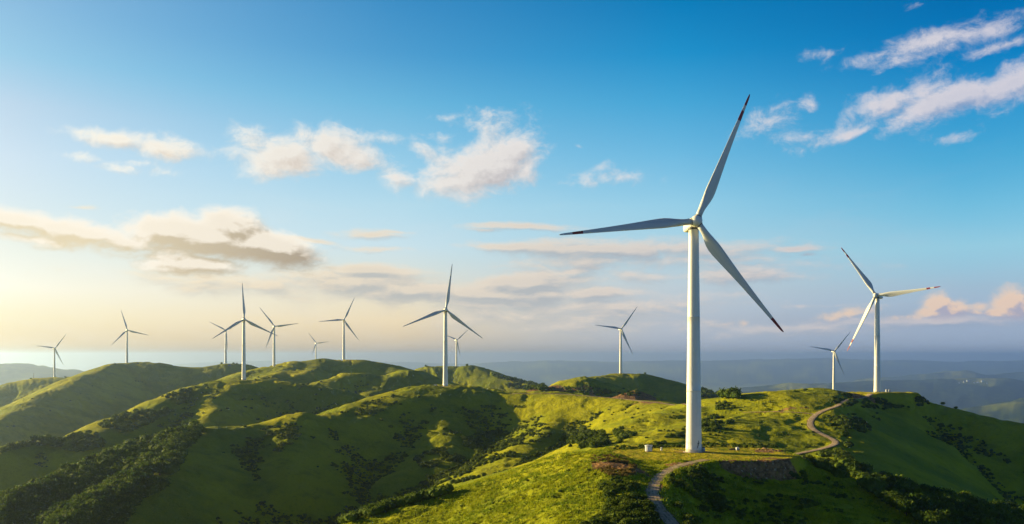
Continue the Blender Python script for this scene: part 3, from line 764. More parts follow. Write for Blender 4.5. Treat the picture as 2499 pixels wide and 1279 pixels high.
TWO = ((.79, .868), (.912, 1.0)); ONE = ((.82, .90),); LONG = ((.868, 1.0),); TIP = ((.78, .84), (.90, 1.0))
# px, py of the hub, depth, rotor angle, yaw, blade radius, label, bands
def depth_of(hpx): return F * HH / hpx
TB = [
 (1693, 545, 310,  23.2, 15, 48.3, 'tallest white wind turbine, nearest, standing on the level grass table', (TWO, LONG, ONE), True),
 (2141, 722, 734, -35,  -20, 51.0, 'second largest white turbine with red-tipped blades on the right hill', (TIP, TIP, TIP), True),
 (1087, 757, 931,   8,   8, 48.6, 'white turbine alone on the rounded hill in the middle', ((), (), ()), True),
 (595, 780, 1170,  -3,   8, 48.0, 'largest turbine of the left half, on the dark green ridge', ((), (), ()), True),
 (669, 797, 1730, -38,  10, 46.0, 'turbine just right of the largest left one, blade pointing right', ((), (), ()), False),
 (551, 807, 2165,  57,  12, 45.0, 'small turbine half overlapped by the blade of the largest left one', ((), (), ()), False),
 (839, 781, 1785,  25,   6, 50.0, 'turbine on the highest far hill, one blade level to the left', ((), (), ()), False),
 (771, 838, 3330, -38,  20, 50.0, 'smallest most distant turbine, foot hidden behind the far hill', ((), (), ()), False),
 (310, 806, 2138, -16,   8, 50.5, 'turbine on the long hazy hill at the left', ((), (), ()), False),
 (133, 850, 2440,  37,  22, 50.0, 'leftmost small turbine beyond the hazy left hill', ((), (), ()), False),
 (1114, 830, 2474, 50,  28, 47.0, 'small distant turbine partly behind the tower of the middle one', ((), (), ()), False),
 (1515, 803, 1590, 37,  20, 50.5, 'turbine on the domed hill behind the saddle track', ((), (), ()), False),
 (2035, 857, 1732, 40,  22, 49.5, 'small turbine just left of the red-tipped one, foot behind the hill', ((), (), ()), False),
]
TURB = []
for (px, py, dep, rot, yaw, R, lab, bands, det) in TB:
    TURB.append(turbine(px, py, dep, rot, yaw, R, lab, bands, 1.0, det, 'wind turbines along the ridges'))

# ---------------------------------------------------------------- plants
def leaf_mat(name, a, b, c):
    m, n, bs = mat(name, .8, .08)
    p = n.node('ShaderNodeNewGeometry').outputs['Position']
    oi = n.node('ShaderNodeObjectInfo').outputs['Random']
    k = n.noise(p, 1 / 9.0, 3, .6); k2 = n.noise(p, 1 / 1.1, 3, .6)
    f = n.m('ADD', n.mr(k, .35, .65), n.m('MULTIPLY', n.m('SUBTRACT', oi, .5), .5), clamp=True)
    cc = n.mix(f, a, b); cc = n.mix(n.mr(k2, .55, .75, 0, .7), cc, c)
    n.set(bs.inputs['Base Color'], cc)
    tr = n.node('ShaderNodeBsdfTranslucent', {'Color': cc})
    mx = n.node('ShaderNodeMixShader', {0: .3}); n.l.new(bs.outputs[0], mx.inputs[1]); n.l.new(tr.outputs[0], mx.inputs[2])
    n.l.new(mx.outputs[0], n.n['Material Output'].inputs[0])
    return m
M_LEAF = leaf_mat('tree_leaves', (.030, .070, .011), (.095, .145, .014), (.19, .22, .03))
M_BUSH = leaf_mat('bush_leaves', (.034, .066, .010), (.105, .145, .014), (.23, .25, .05))
M_BROWN = leaf_mat('dry_bush_leaves', (.12, .085, .022), (.22, .15, .035), (.26, .25, .06))
M_GRASS = leaf_mat('grass_blades', (.13, .20, .010), (.32, .35, .012), (.38, .38, .03))
M_BARK, bn_, bb_ = mat('bark', .9, .1)
bn_.set(bb_.inputs['Base Color'], bn_.mix(bn_.noise(bn_.node('ShaderNodeTexCoord').outputs['Object'], 3, 4, .6), (.07, .05, .035), (.18, .14, .10)))

_ico = {}
def ico(sub):
    if sub not in _ico:
        bm = bmesh.new(); bmesh.ops.create_icosphere(bm, subdivisions=sub, radius=1)
        _ico[sub] = (np.array([v.co[:] for v in bm.verts]), np.array([[v.index for v in f.verts] for f in bm.faces])); bm.free()
    return _ico[sub]
def crown(seed, leaves, lobes, height, width, base, leaf, flat=False):
    """crown of unit size: returns verts, quads - leaf clumps on the shells of several lobes round a darker core"""
    r = np.random.RandomState(seed)
    L = []
    for i in range(lobes):
        a = r.uniform(0, 6.28); q = r.uniform(0, 1) ** .7
        rad = r.uniform(.30, .52) if i else .55
        c = np.array([math.cos(a) * q * (width - rad * .8), math.sin(a) * q * (width - rad * .8), base + rad * .5 + r.uniform(0, 1) * max(height - base - rad * 1.2, .05) * (1 - .5 * q)])
        L.append((c, rad))
    V, Q = [], []
    iv, itf = ico(1)
    for c, rad in L:
        vv = iv * rad * .80 * (1 + .22 * r.uniform(-1, 1, (len(iv), 1))) * np.array([1, 1, .85]) + c
        o = sum(len(x) for x in V); V.append(vv)
        Q.append(np.concatenate([itf, itf[:, 2:]], 1) + o)
    per = leaves // lobes
    for c, rad in L:
        d = r.normal(size=(per, 3)); d /= np.linalg.norm(d, axis=1)[:, None]; d[:, 2] = np.where(d[:, 2] < -.5, -d[:, 2], d[:, 2])
        p = c + d * rad * (.80 + .38 * r.uniform(0, 1, (per, 1))) * np.array([1, 1, .85])
        nrm = d + .75 * r.normal(size=(per, 3)); nrm /= np.linalg.norm(nrm, axis=1)[:, None]
        t = np.cross(nrm, r.normal(size=(per, 3))); t /= np.linalg.norm(t, axis=1)[:, None]; b = np.cross(nrm, t)
        s = leaf * r.uniform(.5, 1.3, (per, 1))
        quad = np.stack([p - t * s, p - b * s * .7, p + t * s, p + b * s * .7], 1)
        o = sum(len(x) for x in V); V.append(quad.reshape(-1, 3))
        Q.append(np.arange(per * 4).reshape(-1, 4) + o)
    return np.concatenate(V), np.concatenate(Q)
def trunk_mesh(seed, h=1.0, r0=.055):
    rng = random.Random(seed); mb = MB()
    def limb(p0, p1, ra, rb, n=7):
        d = (p1 - p0); q = d.to_track_quat('Z', 'Y').to_matrix()
        A = [p0 + q @ Vector((ra * math.cos(2 * math.pi * i / n), ra * math.sin(2 * math.pi * i / n), 0)) for i in range(n)]
        B = [p1 + q @ Vector((rb * math.cos(2 * math.pi * i / n), rb * math.sin(2 * math.pi * i / n), 0)) for i in range(n)]
        a, b = mb.ring(A), mb.ring(B); mb.bridge(a, b); mb.cap(a, True); mb.cap(b)
    top = Vector((rng.uniform(-.06, .06), rng.uniform(-.06, .06), .52 * h))
    limb(Vector((0, 0, -.12)), top, r0, r0 * .6)
    for k in range(3):
        a = rng.uniform(0, 2) + k * 2.1
        limb(top * rng.uniform(.75, 1), top + Vector((math.cos(a) * .32, math.sin(a) * .32, rng.uniform(.2, .4) * h)), r0 * .5, r0 * .2)
    bmesh.ops.recalc_face_normals(mb.bm, faces=mb.bm.faces[:])
    me = bpy.data.meshes.new('trunk'); mb.bm.to_mesh(me); mb.bm.free(); me.materials.append(M_BARK)
    return me
def template(kind, seed, leaves):
    if kind == 'tree': return crown(seed, leaves, 6, 1.0, .62, .22, .085)
    if kind == 'shrub': return crown(seed, leaves, 5, .66, .75, -.12, .085)
    return crown(seed, leaves, 4, .42, .8, -.15, .10)

TMPL = {k: [template(k, 100 * i + 7, n) for i in range(6)] for k, n in (('tree', 420), ('shrub', 320), ('low', 220))}
LITE = {k: [template(k, 900 + 31 * i, n) for i in range(6)] for k, n in (('tree', 70), ('shrub', 54), ('low', 40))}
CM = {}
for k, lst in TMPL.items():
    for i, (v, q_) in enumerate(lst):
        me = np_mesh('crown', v, q_, False); me.materials.append(M_LEAF if k == 'tree' else M_BUSH); CM[k, i] = me
        if k != 'tree':
            mb_ = me.copy(); mb_.materials.clear(); mb_.materials.append(M_BROWN); CM['dry_' + k, i] = mb_
TM = [trunk_mesh(60 + i) for i in range(4)]

rs = np.random.RandomState(4)
def inside(poly, x, y):
    c = np.zeros(x.shape, bool); n = len(poly)
    for i in range(n):
        x0, y0 = poly[i]; x1, y1 = poly[(i + 1) % n]
        c ^= ((y0 > y) != (y1 > y)) & (x < (x1 - x0) * (y - y0) / (y1 - y0 + 1e-9) + x0)
    return c
# regions, outlined by the lines of sight that bound them: kind, outline, count, size in metres (from, to), clumping, label
REG = [
 ('tree', [(0,1222),(130,1176),(250,1118),(330,1088),(420,1050),(470,1042),(500,1056),(462,1092),(440,1130),(425,1160),(395,1200),(320,1240),(285,1300),(0,1345)], 2100, (4.5,8.5), .30, 'round leafy tree of the wood on the long dark lower left ridge', 'trees of the lower left wood'),
 ('tree', [(60,1074),(190,1066),(260,1030),(350,995),(430,962),(470,950),(470,975),(420,1012),(330,1052),(262,1092),(190,1108)], 520, (4,7), .42, 'small hazy tree of the wood below the largest left turbine ridge', 'trees of the hazy left wood'),
 ('low', [(0,1096),(60,1075),(190,1068),(185,1080),(60,1092),(0,1110)], 70, (4,7), .3, 'low hazy bush on the crest at the left edge', 'bushes on the left edge crest'),
 ('low', [(615,1050),(720,1030),(735,1060),(700,1100),(655,1115)], 170, (1.8,3.6), .48, 'low bush on the lit patch of the long middle ridge', 'bushes of the lit ridge patch'),
 ('shrub', [(1060,1080),(1220,1050),(1290,1065),(1250,1120),(1170,1170),(1060,1190),(1010,1120)], 620, (2.5,5), .44, 'dark bush in the shaded hollow below the middle turbine hill', 'bushes of the shaded hollow'),
 ('low', [(880,985),(960,962),(985,975),(930,1005),(860,1016)], 120, (1.5,3), .48, 'small bush on the lit shoulder left of the middle turbine', 'bushes on the lit middle shoulder'),
 ('shrub', [(1380,1052),(1440,1046),(1475,1062),(1490,1084),(1440,1100),(1390,1090)], 90, (3.5,7), .40, 'large leafy bush in the hollow left of the near table', 'large bushes of the hollow left of the table'),
 ('shrub', [(1500,1052),(1560,1036),(1572,1050),(1530,1072),(1500,1085)], 60, (2.5,5), .42, 'dark bush at the foot of the lit slope behind the table', 'bushes at the foot of the lit slope'),
 ('low', [(1268,1060),(1290,1038),(1335,1030),(1345,1062),(1310,1084)], 75, (1.8,3.6), .40, 'bush on the sunlit nose of the middle spur', 'bushes on the sunlit spur nose'),
 ('shrub', [(1596,1072),(1668,1056),(1672,1078),(1600,1086)], 60, (2.2,4), .36, 'dark bush just behind the table left of the tallest tower', 'bushes behind the table, left of the tower'),
 ('shrub', [(1714,1024),(1760,1016),(1792,1030),(1750,1050),(1714,1056)], 60, (2.5,5), .38, 'dark bush right of the tallest tower on the lit hillside', 'dark bushes in the crease right of the tower'),
 ('shrub', [(1735,985),(1765,980),(1795,996),(1750,1004)], 16, (2.5,4.5), .3, 'lone dark bush high on the lit hillside', 'lone bushes high on the lit hillside'),
 ('low', [(1500,1088),(1680,1086),(1680,1093),(1500,1098)], 120, (.8,1.8), .40, 'low tuft at the back rim of the level grass table', 'tufts along the back rim of the table'),
 ('low', [(1714,1081),(1880,1083),(1905,1094),(1714,1092)], 130, (.8,2.0), .38, 'low tuft at the back right rim of the grass table', 'tufts along the right back rim of the table'),
 ('shrub', [(2030,966),(2075,960),(2090,985),(2060,996),(2030,984)], 70, (2,4), .40, 'bush beside the orange cut below the right turbine', 'bushes beside the orange cut'),
 ('shrub', [(2110,975),(2260,966),(2270,990),(2160,1000),(2100,995)], 110, (2,4.2), .44, 'grey green bush below the level ground of the right turbine', 'bushes below the right turbine'),
 ('tree', [(2240,958),(2300,978),(2400,1003),(2510,1026),(2510,1036),(2400,1014),(2300,992),(2236,972)], 70, (2.2,4.4), .15, 'small round tree on the right falling skyline', 'trees along the right skyline'),
 ('shrub', [(2010,1020),(2140,1002),(2150,1040),(2100,1060),(2070,1100),(2050,1060)], 170, (1.8,4), .46, 'bush on the slope right of the winding track', 'bushes right of the winding track'),
 ('shrub', [(1960,1116),(2060,1098),(2085,1130),(2100,1165),(2050,1165),(2000,1142)], 150, (2,4.2), .36, 'bush below the lower bend of the winding track', 'bushes below the track bend'),
 ('tree', [(2030,1140),(2085,1138),(2210,1186),(2330,1226),(2510,1258),(2510,1310),(2280,1300),(2160,1228),(2100,1190)], 640, (2.6,4.6), .25, 'tree of the dark wooded rib at the lower right', 'trees of the lower right rib'),
 ('shrub', [(1465,1185),(1520,1176),(1560,1195),(1588,1240),(1600,1290),(1420,1290),(1490,1235)], 230, (1.3,3.2), .40, 'leafy bush on the bank left of the near track', 'bushes left of the near track'),
 ('shrub', [(1640,1158),(1700,1140),(1765,1170),(1770,1240),(1740,1290),(1680,1290),(1650,1230),(1622,1190)], 150, (1.2,2.8), .42, 'leafy bush on the shaded bank right of the near track', 'bushes right of the near track'),
 ('low', [(1770,1160),(1990,1150),(2230,1279),(1780,1290)], 160, (1.0,2.4), .5, 'dark low bush on the near shaded slope', 'bushes on the near shaded slope'),
 ('low', [(1120,1215),(1300,1170),(1440,1125),(1500,1170),(1420,1290),(1000,1290)], 90, (.5,1.4), .60, 'small dark bush on the sunlit near slope', 'bushes on the sunlit near slope'),
 ('dry_low', [(1440,1114),(1500,1112),(1552,1130),(1552,1162),(1500,1166),(1450,1140)], 130, (.7,1.7), .34, 'rusty brown bush on the bare earth bank of the knoll', 'brown bushes on the earth bank'),
 ('tree', [(1236,938),(1335,950),(1330,957),(1236,948)], 70, (5,8), .1, 'dark tree in the row behind the saddle track', 'trees behind the saddle track'),
 ('tree', [(1712,952),(1800,968),(1800,976),(1712,972)], 80, (5,8), .1, 'dark tree on the wooded end of the domed hill', 'trees on the end of the domed hill'),
 ('tree', [(1200,912),(1335,943),(1330,950),(1200,922)], 110, (5,8), .25, 'small dark tree on the far falling crest', 'trees on the far falling crest'),
 ('low', [(1330,946),(1480,942),(1600,962),(1600,972),(1480,962),(1340,954)], 110, (3,5), .4, 'dark bush at the foot of the domed hill', 'bushes at the foot of the domed hill'),
 ('low', [(0,950),(600,900),(1000,905),(1200,960),(1300,1080),(700,1060),(300,1000),(0,1060)], 260, (2.5,5), .6, 'distant dark bush scattered on the far hills', 'bushes scattered on the far hills'),
 ('low', [(1420,980),(1960,960),(2000,1080),(1520,1085)], 110, (1.2,2.8), .56, 'small bush scattered on the sunlit hillside behind the table', 'bushes scattered on the sunlit hillside'),
]
plants = []
for ri, (kind, poly, n, (s0, s1), clump, lab, grp) in enumerate(REG):
    P_ = np.array(poly, float); lo_, hi_ = P_.min(0), P_.max(0)
    px = rs.uniform(lo_[0], hi_[0], n * 4); py = rs.uniform(lo_[1], hi_[1], n * 4)
    k = inside(poly, px, py); px, py = px[k][:n * 2], py[k][:n * 2]
    w = cast(px, py); ok = ~np.isnan(w[:, 0]); w = w[ok]
    # keep clumps: thin out by noise
    nz = vnoise(w[:, 0] / (s1 * 3.2), w[:, 1] / (s1 * 3.2), 300 + ri) * .65 + vnoise(w[:, 0] / (s1 * 9), w[:, 1] / (s1 * 9), 400 + ri) * .35
    w = w[nz > clump][:n]
    rd = np.full(len(w), 99.0)
    for nm, c, hw in TR:
        d = np.hypot(w[:, None, 0] - c[None, ::2, 0], w[:, None, 1] - c[None, ::2, 1]).min(1) - hw; rd = np.minimum(rd, d)
    w = w[rd > s0 * .55]
    s = rs.uniform(s0, s1, len(w)) * rs.uniform(.8, 1.1, len(w))
    for i in range(len(w)): plants.append((s[i] / np.hypot(w[i, 0], w[i, 1]) + (.01 if kind[:3] == 'dry' else 0), kind, w[i], s[i], lab, grp))
# lone trees on skylines
for (px, py, s) in [(1574,912,4.5),(1590,912,4.5),(541,888,6),(570,888,6),(578,888,5),(280,890,6),(336,888,6),(2385,1002,5),(2300,978,4.5),(1140,893,8),(1040,895,8),(160,921,6),(75,925,6)]:
    w = cast([px], [py + 2])[0]
    if not np.isnan(w[0]): plants.append((s / np.hypot(w[0], w[1]) + .01, 'tree', w, s, 'lone small tree standing on the skyline', 'lone trees on the skyline'))
# the belt of trees just over the left shoulder of the near hill
A1w = catmull(np.array([P(*p) for p in RIDGES[0][1]]), 1.0); A1w = A1w[(A1w[:, 0] > P(835, 0, 268)[0]) & (A1w[:, 0] < P(1128, 0, 282)[0])]
for _ in range(230):
    k = rs.randint(2, len(A1w) - 2); p = A1w[k]; d = A1w[k + 1] - A1w[k - 1]; nn = np.array([-d[1], d[0]]) / np.hypot(d[0], d[1])
    off = rs.uniform(2.5, 17); w = np.array([p[0] + nn[0] * off, p[1] + nn[1] * off, 0]); s = rs.uniform(1.9, 3.8)
    plants.append((s / np.hypot(w[0], w[1]), 'tree' if s > 2.4 else 'shrub', w, s, 'leafy %s on the left shoulder of the near hill' % ('tree' if s > 2.4 else 'bush'), '%s on the near left shoulder' % ('trees' if s > 2.4 else 'bushes')))
plants.sort(key=lambda p: -p[0])
count = {'tree': 0, 'shrub': 0}
rest = {'tree': [], 'shrub': []}
for (ap, kind, w, s, lab, grp) in plants:
    fam = 'tree' if kind == 'tree' else 'shrub'
    if count[fam] >= 290: rest[fam].append((kind, w, s)); continue
    count[fam] += 1
    i = rs.randint(6); z = float(ground(w[0], w[1]))
    if fam == 'tree':
        r_ = empty('tree', (w[0], w[1], z), rs.uniform(0, 6.28)); r_.scale = (s * rs.uniform(.9, 1.25),) * 2 + (s,)
        tr_ = mesh_obj('trunk', TM[i % 4], r_); cr = mesh_obj('crown', CM['tree', i], r_)
        tag(r_, lab, 'tree', grp)
    else:
        o = mesh_obj('shrub', CM[kind, i]); o.location = (w[0], w[1], z); o.rotation_euler = (0, 0, rs.uniform(0, 6.28))
        o.scale = (s * .8 * rs.uniform(.8, 1.2), s * .8 * rs.uniform(.8, 1.2), s * .9)
        tag(o, lab, 'bush', grp)
def merged(name, items, mats_, label):
    V, Q, off = [], [], 0
    for kind, w, s in items:
        v, q_ = LITE[kind.replace('dry_', '')][rs.randint(6)]
        a = rs.uniform(0, 6.28); ca, sa = math.cos(a), math.sin(a)
        sx = s * rs.uniform(.85, 1.2) * (1 if kind == 'tree' else .8)
        X = np.stack([(v[:, 0] * ca - v[:, 1] * sa) * sx + w[0], (v[:, 0] * sa + v[:, 1] * ca) * sx + w[1], v[:, 2] * s * (1 if kind == 'tree' else .9) + float(ground(w[0], w[1]))], 1)
        V.append(X); Q.append(q_ + off); off += len(v)
    me = np_mesh(name, np.concatenate(V), np.concatenate(Q), False)
    return tag(mesh_obj(name, me, None, mats_), label, kind='stuff')
# scrub fills the hollows and gullies of the hill sides
n = 110000
az_ = np.radians(rs.uniform(-31, 31, n)); rr_ = 400 * (1500 / 400) ** rs.uniform(0, 1, n)
x, y = rr_ * np.sin(az_), rr_ * np.cos(az_); z = ground(x, y)
conc = lambda e: sum(ground(x + e * a, y + e * b) for a, b in ((1, 0), (-1, 0), (0, 1), (0, -1))) / 4 - z
hol = conc(45) / 9 + conc(16) / 2.2 + (vnoise(x / 30, y / 30, 71) - .5) * 1.1 + (vnoise(x / 9, y / 9, 72) - .5) * .8
rdm = np.full(n, 99.0)
for nm, c, hw in TR: rdm = np.minimum(rdm, np.hypot(x[:, None] - c[None, ::3, 0], y[:, None] - c[None, ::3, 1]).min(1))
k = np.nonzero((hol > .86) & (z < -48) & (z > -260) & (rdm > 7))[0][:20000]
for i in k: rest['shrub'].append(('shrub' if rs.rand() < .35 else 'low', (x[i], y[i], z[i]), rs.uniform(1.0, 3.0) * (.8 + rr_[i] / 2500)))
merged('woodland', rest['tree'], [M_LEAF], 'distant woods of small dark green trees on the ridges')
merged('scrub', rest['shrub'], [M_BUSH], 'low dark green scrub scattered over the hills')
print('PLANTS', len(plants), count, {k: len(v) for k, v in rest.items()})

# grass of the near hill: leaning blades in tufts
def grass(n, r0, r1, a0, a1, hmin, hmax, wd, seed, per=3):
    r = np.random.RandomState(seed)
    az_ = np.radians(r.uniform(a0, a1, n)); rr = r0 * (r1 / r0) ** r.uniform(0, 1, n)
    x, y = rr * np.sin(az_), rr * np.cos(az_)
    k = (vnoise(x / 2.2, y / 2.2, 91) * .6 + vnoise(x / 7, y / 7, 92) * .4) > .36
    rd = np.full(n, 99.0)
    for nm, c, hw in TR:
        if nm != 'near': continue
        d = np.hypot(x[:, None] - c[None, ::2, 0], y[:, None] - c[None, ::2, 1]).min(1) - hw; rd = np.minimum(rd, d)
    pc = P(1693, 1103, 310)
    onpad = np.maximum(np.abs((x - pc[0] - 2) / 31), np.abs((y - pc[1]) / 25)) < .97
    k &= (rd > -.1) & (~onpad | (r.uniform(0, 1, n) < .35)) & (np.hypot(x - pc[0], y - pc[1]) > 4)
    k &= ground(x, y, dirt.reshape(NR, NA)) < r.uniform(.25, .8, n)      # bare earth stays bare
    x, y, onpad = x[k], y[k], onpad[k]
    z = ground(x, y); m = len(x)
    h = r.uniform(hmin, hmax, m) * np.where(onpad, .35, 1)
    V = []
    for b in range(per):
        a = r.uniform(0, 6.28, m); dx_, dy_ = np.cos(a), np.sin(a); lean = r.uniform(.2, .8, m) * h
        ox, oy = x + r.normal(0, .25, m), y + r.normal(0, .25, m); w_ = wd * r.uniform(.6, 1.4, m)
        V.append(np.stack([np.stack([ox - dy_ * w_, oy + dx_ * w_, z - .05], 1), np.stack([ox + dy_ * w_, oy - dx_ * w_, z - .05], 1),
                           np.stack([ox + dx_ * lean, oy + dy_ * lean, z + h], 1)], 1))
    V = np.concatenate(V).reshape(-1, 3)
    return V
V = np.concatenate([grass(60000, 165, 350, -16, 34, .25, .75, .16, 5), grass(26000, 240, 330, -16, 34, .2, .55, .2, 6)])
me = np_mesh('grass', V, np.arange(len(V)).reshape(-1, 3), False)
tag(mesh_obj('grass', me, None, [M_GRASS]), 'long green and yellow grass covering the near hill', kind='stuff')

# ---------------------------------------------------------------- small things round the towers
def at(px, py, Y):
    x = (px - PW / 2) / F * Y
    return Vector((x, Y, float(ground(x, Y))))
def plain(name, c, rough=.6, spec=.3):
    m, n, b = mat(name, rough, spec)
    p = n.node('ShaderNodeTexCoord').outputs['Object']
    n.set(b.inputs['Base Color'], n.mix(n.mr(n.noise(p, 2.5, 5, .65), .4, .75), c, tuple(v * .55 for v in c)))
    return m
M_WHITE = plain('white_sheet_metal', (.58, .60, .63)); M_GREY = plain('grey_sheet_metal', (.30, .33, .36))
M_BLUEG = plain('dark_blue_panel', (.03, .045, .06)); M_ROCK = plain('sandstone', (.26, .175, .095), .95, .05)
M_WOODP = plain('weathered_wood', (.14, .11, .08), .9, .1)

# foot of the tallest tower: concrete ring, door, steps, marks
T1 = TURB[0]
MB().lathe([(3.7, -.5), (3.7, .16), (3.62, .2), (2.6, .2)], 48).build('foundation_ring', M_CONC, T1)
look = math.atan2(T1.location.x, T1.location.y)
def on_tower(ang, z, off):          # ang: degrees to the right of the side facing the viewer
    r = tower_r(z) + off; b = -look + math.radians(ang) - math.pi / 2
    return Vector((r * math.cos(b), r * math.sin(b), z)), b
def tower_patch(mb, cells, off=.02):
    """cells: (angle from, angle to, z from, z to) laid on the tower's skin"""
    for (a0, a1, z0, z1) in cells:
        n = max(2, int((a1 - a0) / 4) + 1)
        lo_ = []; hi_ = []
        for i in range(n):
            a = a0 + (a1 - a0) * i / (n - 1)
            lo_.append(mb.bm.verts.new(on_tower(a, z0, off)[0])); hi_.append(mb.bm.verts.new(on_tower(a, z1, off)[0]))
        for i in range(n - 1): mb.bm.faces.new((lo_[i], lo_[i + 1], hi_[i + 1], hi_[i]))
rm = random.Random(8)
mk = MB(); cells = [(28,33,3.0,3.5),(30,38,2.6,2.95),(34,42,3.0,3.6),(26,31,1.7,2.4),(31,34,2.2,2.55),(36,41,3.75,4.3),(40,44,3.3,3.7),(33,37,3.7,3.95),(27,30,2.5,2.7),(38,42,2.35,2.6)]
tower_patch(mk, cells); mk.build('dark_marking', M_MARK, T1)
mk = MB(); cells = [(-46,-43.5,1.9,2.7),(-45,-41,1.5,1.8),(-47,-44,3.0,3.5),(-44,-42,.8,1.2)]
tower_patch(mk, cells); mk.build('dark_marking', M_MARK, T1)
mk = MB(); cells = [(20 + rm.uniform(0, 32),) for _ in range(26)]
cells = [(c[0], c[0] + rm.uniform(.8, 2.0), z, z + rm.uniform(.05, .25)) for c in cells for z in [rm.uniform(.2, 2.1)]]
tower_patch(mk, cells, .025); mk.build('scuff_mark', M_MARK, T1)
# door on the far right side with its steps
p_, b_ = on_tower(82, 1.7, .05)
dr = MB().box((0, 0, 0), (.10, 1.0, 2.3), bevel=.02).build('door', M_GREY, T1); dr.matrix_local = Matrix.Translation(p_) @ Matrix.Rotation(b_, 4, 'Z')
st = MB()
for k in range(3): st.box((1.1 - .28 * k, 0, -1.45 + .2 * k + .05), (.3, 1.1, .06))
st.box((.45, 0, -.85), (.8, 1.2, .08)); st.lathe([(.03, -1.5), (.03, .2)], 8, (.8, .55, 0)); st.lathe([(.03, -1.5), (.03, .2)], 8, (.8, -.55, 0))
sto = st.build('entry_steps', M_GREY, T1); sto.matrix_local = Matrix.Translation(p_) @ Matrix.Rotation(b_, 4, 'Z')
for t_ in TURB[1:4]:
    MB().lathe([(3.7, -.6), (3.7, .16), (2.6, .2)], 32).build('foundation_ring', M_CONC, t_)
    lk = math.atan2(t_.location.x, t_.location.y)

# white ribbed round cabin
o = empty('round_cabin', at(1583, 1102, 311)); tag(o, 'white ribbed round cabin with dark door on the grass table', 'cabin')
o.rotation_euler.z = .25
prof = []
bm_ = MB(); n = 64; R0 = 1.22
rings = []
for z in (0.25, .3, 1.95, 2.0):
    rings.append(bm_.ring([Vector(((R0 + (.035 if i % 4 < 2 else -.02)) * math.cos(2 * math.pi * i / n), (R0 + (.035 if i % 4 < 2 else -.02)) * math.sin(2 * math.pi * i / n), z)) for i in range(n)]))
for a, b in zip(rings, rings[1:]): bm_.bridge(a, b)
for f in bm_.bm.faces: f.smooth = False
bm_.build('ribbed_wall', M_WHITE, o)
MB().lathe([(1.36, 1.98), (1.40, 2.02), (1.40, 2.14), (1.30, 2.2), (.5, 2.30), (.1, 2.32)], 40).build('lid', M_WHITE, o)
MB().lathe([(1.16, -.3), (1.16, .26)], 32).build('plinth', M_CONC, o)
a = math.radians(-38); d_ = MB().box((0, 0, 0), (.08, .62, 1.5), bevel=.02).build('door', M_BLUEG, o)
d_.location = (1.25 * math.cos(a), 1.25 * math.sin(a), 1.08); d_.rotation_euler.z = a
# white stone post left of the tower
o = empty('marker_post', at(1614, 1098, 314)); tag(o, 'stubby white marker post between the cabin and the tallest tower', 'post')
MB().lathe([(.34, -.2), (.32, .5), (.26, .72)], 20).build('post', M_WHITE, o)
MB().lathe([(.1, .70), (.33, .82), (.36, 1.0), (.24, 1.18), (.05, 1.24)], 20).build('cap', M_WHITE, o)
# cabinet right of the tower
o = empty('control_cabinet', at(1716.5, 1103, 311)); tag(o, 'white control cabinet with dark hood against the tallest tower', 'cabinet'); o.rotation_euler.z = -.3
MB().box((0, 0, .62), (1.05, .8, 1.25), bevel=.05).build('housing', M_WHITE, o)
MB().box((-.02, .1, 1.42), (1.25, 1.05, .34), bevel=.06).build('hood', M_BLUEG, o)
MB().lathe([(.30, 0), (.30, .06), (.22, .10)], 24, (0, -.40, .68), Matrix.Rotation(math.radians(90), 3, 'X')).build('round_cover', M_WHITE, o)
MB().box((0, 0, -.02), (1.3, 1.1, .2)).build('plinth', M_CONC, o)
# two legged white box on the right of the table
o = empty('junction_box', at(1800, 1097, 316)); tag(o, 'small white box with dark gap standing at the back right of the table', 'box'); o.rotation_euler.z = .2
MB().box((-.35, 0, .55), (.42, .8, 1.15), bevel=.04).build('left_housing', M_WHITE, o)
MB().box((.22, 0, .72), (.5, .8, .85), bevel=.04).build('right_housing', M_WHITE, o)
MB().box((.15, .05, .14), (1.3, .9, .3), bevel=.03).build('base', M_BLUEG, o)
o = empty('earth_heap', at(1790, 1097, 317)); tag(o, 'low dark heap of earth beside the small white box', 'heap')
hp = MB(); hp.rock((0, 0, .05), (1.5, .8, .55), 5); hp.rock((-.9, .1, 0), (.8, .6, .4), 6); hp.build('heap', plain('dark_earth', (.09, .065, .05), .95, .1), o)
# boulders at the right rim and rubble left of the tower
rr = random.Random(3)
BO = [(1852,1095,318,1.0),(1860,1096,316,.8),(1866,1094,319,1.3),(1874,1096,317,.9),(1881,1098,315,1.1),(1887,1099,313,1.3),(1893,1101,312,.8),(1870,1099,313,.7),(1846,1097,316,.6),(1900,1103,311,.8),(1878,1101,311,.5),
      (1664,1100,314,.7),(1658,1099,315,.6),(1669,1101,313,.55),(1652,1099,316,.45),(1660,1102,312,.45),(1646,1098,317,.5)]
for k, (px, py, Y, s) in enumerate(BO):
    s *= .72; b = MB().rock((0, 0, s * .2), (s * .9, s * .7, s * .5), 40 + k).build('boulder', M_ROCK); b.location = at(px, py, Y); b.rotation_euler.z = rr.uniform(0, 6)
    if k < 11: tag(b, 'sunlit boulder in the heap at the right rim of the table', 'boulder', 'boulders at the right rim of the table')
    else: tag(b, 'pale boulder in the rubble left of the tallest tower foot', 'boulder', 'boulders by the tallest tower')
